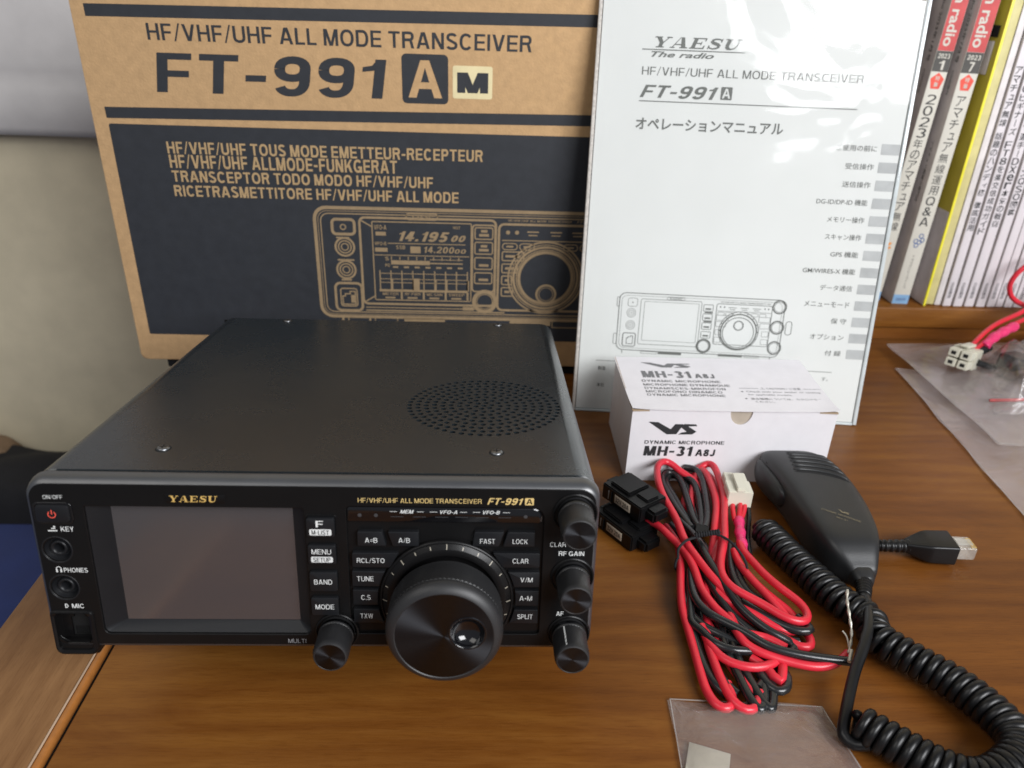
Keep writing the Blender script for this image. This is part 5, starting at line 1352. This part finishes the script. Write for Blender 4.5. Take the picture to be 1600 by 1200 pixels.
V, Fc = loft([(rrect(-3.2, 4.1, 3.2, 5.0, .3, 2), 29), (rrect(-2.6, 4.1, 2.6, 5.0, .3, 2), 38)], fr_, True, True); mk('latch_tab', V, Fc, 'rj_clear', plug)
V, Fc = [], []
for k in range(8):
    u = -4.1 + k * 1.17; b0 = len(V)
    lp = [(u - .25, 2.2), (u + .25, 2.2), (u + .25, 4.12), (u - .25, 4.12)]
    v2, f2 = loft([(lp, 36.4), (lp, 39.5)], fr_, True, True); V += v2; Fc += [tuple(b0 + i for i in f) for f in f2]
mk('contacts', V, Fc, 'gold_pin', plug)

# ================================================================== clear bags
def bag(name, quad, h, mat, label, cat, nx=46, ny=46, seedv=0, edge=True, z0=0.8):
    A_, B_, C_, D_ = [Vector((*q, 0)) for q in quad]
    r = tag(empty(name, tuple(A_)), label, cat)
    rnd = random.Random(seedv); ks = [(rnd.uniform(-1, 1), rnd.uniform(-1, 1), rnd.uniform(0, 6), rnd.uniform(9, 34)) for _ in range(12)]
    V, Fc = [], []
    for s in (0, 1):
        for j in range(ny + 1):
            for i in range(nx + 1):
                u, v = i / nx, j / ny
                p = A_.lerp(B_, u).lerp(D_.lerp(C_, u), v) - A_
                p = p + Vector((0.9 * math.sin(p.y / 13 + seedv), 0.9 * math.sin(p.x / 11 + 2 * seedv), 0))
                e = min(1, 7 * min(u, 1 - u)) * min(1, 7 * min(v, 1 - v))
                wv = 0
                for a_, b_, ph, sc_ in ks: wv += abs(math.sin((p.x * a_ + p.y * b_) / sc_ + ph)) ** 3
                z = z0 + (h * e * (0.25 + 0.24 * wv) if s else 0.0) + 0.5 * (1 + math.sin(p.x / 17 + p.y / 9 + seedv)) * (1 - e) * (1 if h < 8 else 0)
                V.append((p.x, p.y, z + 0.25 * s))
    m_ = (nx + 1) * (ny + 1)
    for s in (0, 1):
        for j in range(ny):
            for i in range(nx): q = s * m_ + j * (nx + 1) + i; f_ = (q, q + 1, q + nx + 2, q + nx + 1); Fc.append(f_ if s else f_[::-1])
    mk('bag_film', V, Fc, mat, r, True)
    if edge:
        for P0, P1 in ((A_, B_), (D_, C_), (A_, D_)):
            d = (P1 - P0); L_ = d.length; d.normalize(); n_ = Vector((-d.y, d.x, 0))
            ctr = (A_ + B_ + C_ + D_) / 4
            if n_.dot(ctr - P0) < 0: n_ = -n_
            ww = 0.6
            q = [P0 - A_, P1 - A_, P1 - A_ + n_ * ww, P0 - A_ + n_ * ww]
            zz = z0 + 0.8
            V = [(p.x, p.y, zz) for p in q] + [(p.x, p.y, zz + .3) for p in q]
            mk('bag_seam', V, [(3, 2, 1, 0), (4, 5, 6, 7), (0, 1, 5, 4), (1, 2, 6, 5), (2, 3, 7, 6), (3, 0, 4, 7)], 'bag_edge', r, recalc=True)
    return r
bag('plastic_bag', [(527, 96), (860, 70), (900, 300), (549, 369)], 5, 'bag', 'large clear plastic bag lying flat on the desk at the right edge', 'plastic bag', seedv=3)
bag('plastic_bag', [(560, 232), (880, 200), (860, 425), (557, 408)], 7, 'bag', 'clear plastic bag under the white four-pin plug below the magazines', 'plastic bag', seedv=5, z0=7)
zb = bag('zip_bag', [(577, 270), (700, 262), (705, 372), (619, 366)], 20, 'zipbag', 'small zip bag with a pink closure strip and dark parts inside, on the plastic bags', 'zip bag', seedv=8, z0=12)
V, Fc = tube([Vector((4, 14, 16)), Vector((60, 12, 19)), Vector((122, 8, 17))], 1.3, 8); mk('zip_strip', V, Fc, 'zip_red', zb, True)
def lump(name, parts, mat, label, cat):
    r = tag(empty(name, parts[0][0]), label, cat)
    for k, (c, s_, rz) in enumerate(parts):
        o = box('clip_body', (-s_[0], -s_[1], -s_[2]), (s_[0], s_[1], s_[2]), mat, r, min(s_) * .45, seg=3)
        o.location = [(c[i] - parts[0][0][i]) * U for i in range(3)]; o.rotation_euler = (0.2 * k, .15, rz)
    return r
lump('cable_clip', [((637, 345, 22), (14, 9, 6), .5), ((655, 330, 22), (9, 13, 6), .2), ((640, 318, 20), (6, 8, 4), 1.0)], 'fuse', 'black plastic clip inside the small zip bag', 'clip')
lump('metal_bracket', [((668, 308, 21), (14, 8, 2.0), -.6), ((685, 318, 24), (3, 9, 5), -.6)], 'ink_light', 'grey metal bracket inside the small zip bag', 'bracket')
# small bag at the bottom edge with a beige card
b2 = bag('zip_bag', [(270.3, 8.0), (266.5, -48), (350, -52), (341.5, 3.6)], 3.4, 'zipbag', 'small clear bag under the cable bundle at the bottom edge of the picture', 'plastic bag', seedv=11, z0=0.5)
cd = box('beige_card', (-9, -18, 0), (9, 9, 1.0), 'card', None, 0.2, loc=(279.5, -27.5, 1.2)); cd.rotation_euler = (0, 0, math.radians(-20)); tag(cd, 'small beige card inside the clear bag at the bottom edge', 'card')

# ================================================================== second lead with white plug, on the bags
lead2 = tag(empty('spare_lead', (560, 320, 0)), 'red and black lead with a white four-pin plug lying on the plastic bags', 'cable')
molex(lead2, (590 - 560, 346 - 320, 15), math.radians(-48), math.radians(-12)).scale = (1.32, 1.32, 1.32)
off2 = (560, 320, 0)
lead('red_wire', [(597, 353, 27), (612, 366, 32), (635, 384, 38), (665, 398, 45), (705, 420, 56), (760, 430, 62)], 2.1, 'red_wire', lead2, off=off2)
lead('red_wire', [(599, 350, 26), (615, 362, 30), (640, 379, 36), (672, 392, 44), (712, 412, 54), (765, 422, 60)], 2.0, 'red_wire', lead2, off=off2)
lead('black_wire', [(601, 350, 23), (609, 356, 24), (622, 362, 27)], 3.8, 'black_wire', lead2, off=off2)
lead('heat_shrink', [(616, 360, 28), (628, 369, 33), (646, 379, 37), (656, 385, 38)], 4.4, 'pink', lead2, 16, 1.0, off=off2, rf=lambda i: 4.2 + 0.4 * math.sin(i * .5))
lead('black_wire', [(604, 346, 20), (625, 350, 14), (660, 380, 12), (700, 415, 14), (740, 420, 14)], 3.0, 'black_wire', lead2, off=off2)
loop = tag(empty('red_wire_loop', (700, 410, 0)), 'loop of red wire hanging in front of the white booklet spines at the right edge', 'wire')
lead('wire', [(760, 418, 34), (712, 420, 38), (684, 420, 44.5), (669, 420, 53), (663.5, 420, 64), (666, 420, 75), (677, 420, 86), (700, 420, 92), (760, 418, 96)], 2.3, 'red_wire', loop, off=(700, 410, 0))

# ================================================================== magazines and booklets on the plinth
def book(name, x0, x1, y, h, depth, spine, board, label, cat, group=None, tilt=0.0, z0=34.4, r=0.8):
    b = tag(empty(name, (x0, y, z0), (0, tilt, 0)), label, cat, group)
    w = x1 - x0
    box('spine', (0, 0, 0), (w, 0.9, h), spine, b, 0.35)
    box('cover_board', (0.02, 0.95, 0.1), (0.7, depth, h), board, b)
    box('cover_board', (w - 0.7, 0.95, 0.1), (w - 0.02, depth, h), board, b)
    box('page_block', (0.75, 1.0, 0.6), (w - 0.75, depth - 1.5, h - 0.6), 'pages', b)
    return b
def vtext(a, chars, cx, vtop, size, step, bold=0.02):
    v = vtop
    for c in chars:
        if c == ' ': v -= step * .6; continue
        if c in 'ー': a.text('|', cx - size * .05, v - size * .92, cx + size * .05, v - size * .05, 0.02)
        elif c in 'ャュョィ': a.text(c, cx - size * .22, v - size * .85, cx + size * .45, v - size * .2, bold)
        elif c in '1': a.text(c, cx - size * .2, v - size * .95, cx + size * .2, v - size * .05, bold)
        else: a.text(c, cx - size * .47, v - size * .95, cx + size * .47, v - size * .02, bold)
        v -= step
    return v
# dark book hidden almost wholly behind the manual
book('magazine', 522, 537, 462, 285, 150, 'book_dark', 'book_dark', 'dark spined magazine, a sliver beside the manual at the top', 'magazine')
def magazine(x0, x1, y, month, title, emblem, label, tilt=0.0):
    b = book('magazine', x0, x1, y, 285, 170, 'book_cream', 'book_grey', label, 'magazine', 'ham radio magazines standing on the plinth', tilt)
    w = x1 - x0; cx = w / 2
    a = Acc(F, 0.08); a.rect(0.3, 223.6, w - .3, 284); a.done('red_block', 'red_block', b)
    a = Acc(F, 0.22); a.text('ham radio', 2.8, 227, w - 3.0, 282, 0.02, rot=-90)
    a.text('2023', 2.2, 217.6, w - 2.2, 221.4, .03); a.text(month, cx - 2.2, 208.6, cx + 2.2, 216, .03); 
    a.done('white_lettering', 'book_cream', b)
    a = Acc(F, 0.08); a.rect(0.3, 207.2, w - .3, 223.4); a.done('dark_block', 'dark_block', b)
    a = Acc(F, 0.08); a.poly([(cx + 6.2 * math.sin(k * 1.2566), 199.3 + 7.2 * math.cos(k * 1.2566)) for k in range(5)][::-1]); a.done('pentagon_mark', 'red_ink', b)
    a = Acc(F, 0.22); vtext(a, '特集', cx, 204.0, 4.2, 4.9, .01); a.done('mark_lettering', 'book_cream', b)
    a = Acc(F, 0.10); step = 9.3 if emblem == 'orange' else 9.5
    v = vtext(a, title, cx, 189, 8.6, step, 0.0)
    a.done('title_lettering', 'ink', b); a = Acc(F, 0.10)
    a.text('この雑誌は特集号です', cx - 1.5, 18, cx + 1.0, 44, 0.0, rot=-90) if emblem == 'orange' else a.text('トラブルシューティング', cx - 1.4, 16, cx + 1.2, 48, 0.0, rot=-90)
    a.done('subtitle_lettering', 'ink', b)
    a = Acc(F, 0.10)
    if emblem == 'orange':
        for du, dv in ((-1.5, 42), (1.5, 39), (-2.8, 37), (2.0, 35), (-1.6, 32.4), (0.3, 38)): a.disc((cx + du, dv + 18), 1.35, 10)
    else:
        for du, dv in ((1.6, 46), (3.4, 42), (-2.2, 41), (-1.0, 37), (1.2, 40)): a.ring((cx + du, dv + 21), 1.9, .9, 14)
    a.done('small_emblem', 'orange_ink' if emblem == 'orange' else 'blue_ink', b)
    a = Acc(F, 0.08); a.rect(0.2, 0.4, w - .2, 9.4); a.done('blue_block', 'blue_block', b)
    a = Acc(F, 0.20); a.text('別冊付録', 3, 3.2, w - 3, 6.2, .01); a.done('block_lettering', 'blue_ink', b)
    # print on the left cover board
    fb = lambda u, v, w_: (-w_, u, v)
    a = Acc(lambda u, v, w_: (-w_, -u, v), 0.12)
    a.text('ham radio 2023年' + month + '月号', -13, 214, -8, 283, 0.0, rot=-90)
    a.done('cover_date', 'dark_block', b); a = Acc(lambda u, v, w_: (-w_, -u, v), 0.12)
    a.text('CQ出版社', -13, 188, -9, 208, 0.0, rot=-90); a.done('cover_lettering', 'dark_block', b); a = Acc(lambda u, v, w_: (-w_, -u, v), 0.12)
    a.text('アマチュア無線の専門誌', -12, 96, -8, 150, 0.0, rot=-90)
    a.done('cover_lettering', 'dark_block', b)
    return b
magazine(548.5, 563, 452, '1', '2023年のアマチュア無線', 'orange', 'magazine with red spine block marked 2023 1, next to the manual', 0.033)
magazine(571.2, 586.9, 444, '7', 'アマチュア無線運用Q&A', 'blue', 'magazine with red spine block marked 2023 7, beside the yellow folder', 0.024)
fo = tag(empty('folder', (600.2, 441, 34.4)), 'yellow folder with a grey lower part standing between magazine and white booklets', 'folder')
box('front_board', (0, 0, 0), (0.9, 190, 285), 'yellow', fo, .2)
box('board_edge', (0.0, -1.2, 0), (2.2, -0.1, 285), 'yellow_line', fo, .3)
box('spine', (2.3, 1.2, 1), (11.0, 3.0, 284), 'pale_yellow', fo, .4)
box('back_board', (10.2, 3.2, 0), (11.0, 190, 285), 'pale_yellow', fo)
box('page_block', (1.2, 5, 1), (10.0, 180, 283), 'pages', fo)
a = Acc(lambda u, v, w_: (-w_, u, v), 0.12)
V_, F_2 = [], []
mk('grey_pocket', [(-0.35, 0.2, 0.5), (-0.35, 60, 0.5), (-0.35, 60, 90), (-0.35, 0.2, 90), (-0.02, 0.2, 0.5), (-0.02, 60, 0.5), (-0.02, 60, 90), (-0.02, 0.2, 90)], [(0, 1, 2, 3), (3, 2, 6, 7), (0, 3, 7, 4), (1, 5, 6, 2), (0, 4, 5, 1)], 'book_grey', fo, recalc=True)
box('index_tab', (-1.2, 4, 235), (-0.1, 20, 244), 'hole', fo, .2)
box('index_tab', (-1.2, 6, 206), (-0.1, 16, 232), 'book_grey', fo, .2)
sp = [(612.6, 618.6, 443, 'book_grey', '', 'plain grey booklet between the yellow folder and the white booklets'),
      (619.6, 627.4, 440.5, 'book_white', 'アマチュア無線 話題のハンディ機 徹底活用', 'first thin white booklet from the yellow folder'),
      (629.6, 638.3, 440, 'book_white', 'QSOビギナーズ FT8を楽交信成功ガイド', 'second thin white booklet from the yellow folder'),
      (640.8, 649.6, 440.4, 'book_white', 'アマチュア無線 選手ーDXer本気の戦術', 'third thin white booklet from the yellow folder'),
      (652.0, 660.4, 440, 'book_white', 'ハムのためのコンディションQSO図鑑', 'fourth thin white booklet from the yellow folder'),
      (663.0, 671.0, 440.8, 'book_white', 'アマチュア無線 電波の伝搬', 'fifth thin white booklet from the yellow folder'),
      (671.9, 678.6, 441.0, 'book_white', '移動運用ハンドブック', 'sixth thin white booklet from the yellow folder'),
      (679.6, 687.4, 440, 'book_white', 'アンテナ製作 入門', 'seventh thin white booklet from the yellow folder, behind the red wire loop'),
      (688.8, 699.0, 440.4, 'book_white', '無線機の設定', 'eighth thin white booklet from the yellow folder, at the picture edge'),
      (701.0, 709.0, 440, 'book_white', '', 'last white booklet at the right end of the row')]
for x0, x1, y, m_, title, label in sp:
    b = book('booklet', x0, x1, y, 262 if title else 266, 150, m_, 'book_grey', label, 'booklet', 'thin booklets standing on the plinth')
    if title:
        w = x1 - x0; a = Acc(F, 0.1)
        vtext(a, title, w / 2, 214, 6.4, 7.0, .012)
        a.done('title_lettering', 'ink', b); a = Acc(F, 0.1)
        a.text('CQ出版社', w / 2 - 1.9, 8, w / 2 + 1.6, 24, 0.02, rot=-90)
        a.done('publisher_lettering', 'ink', b)
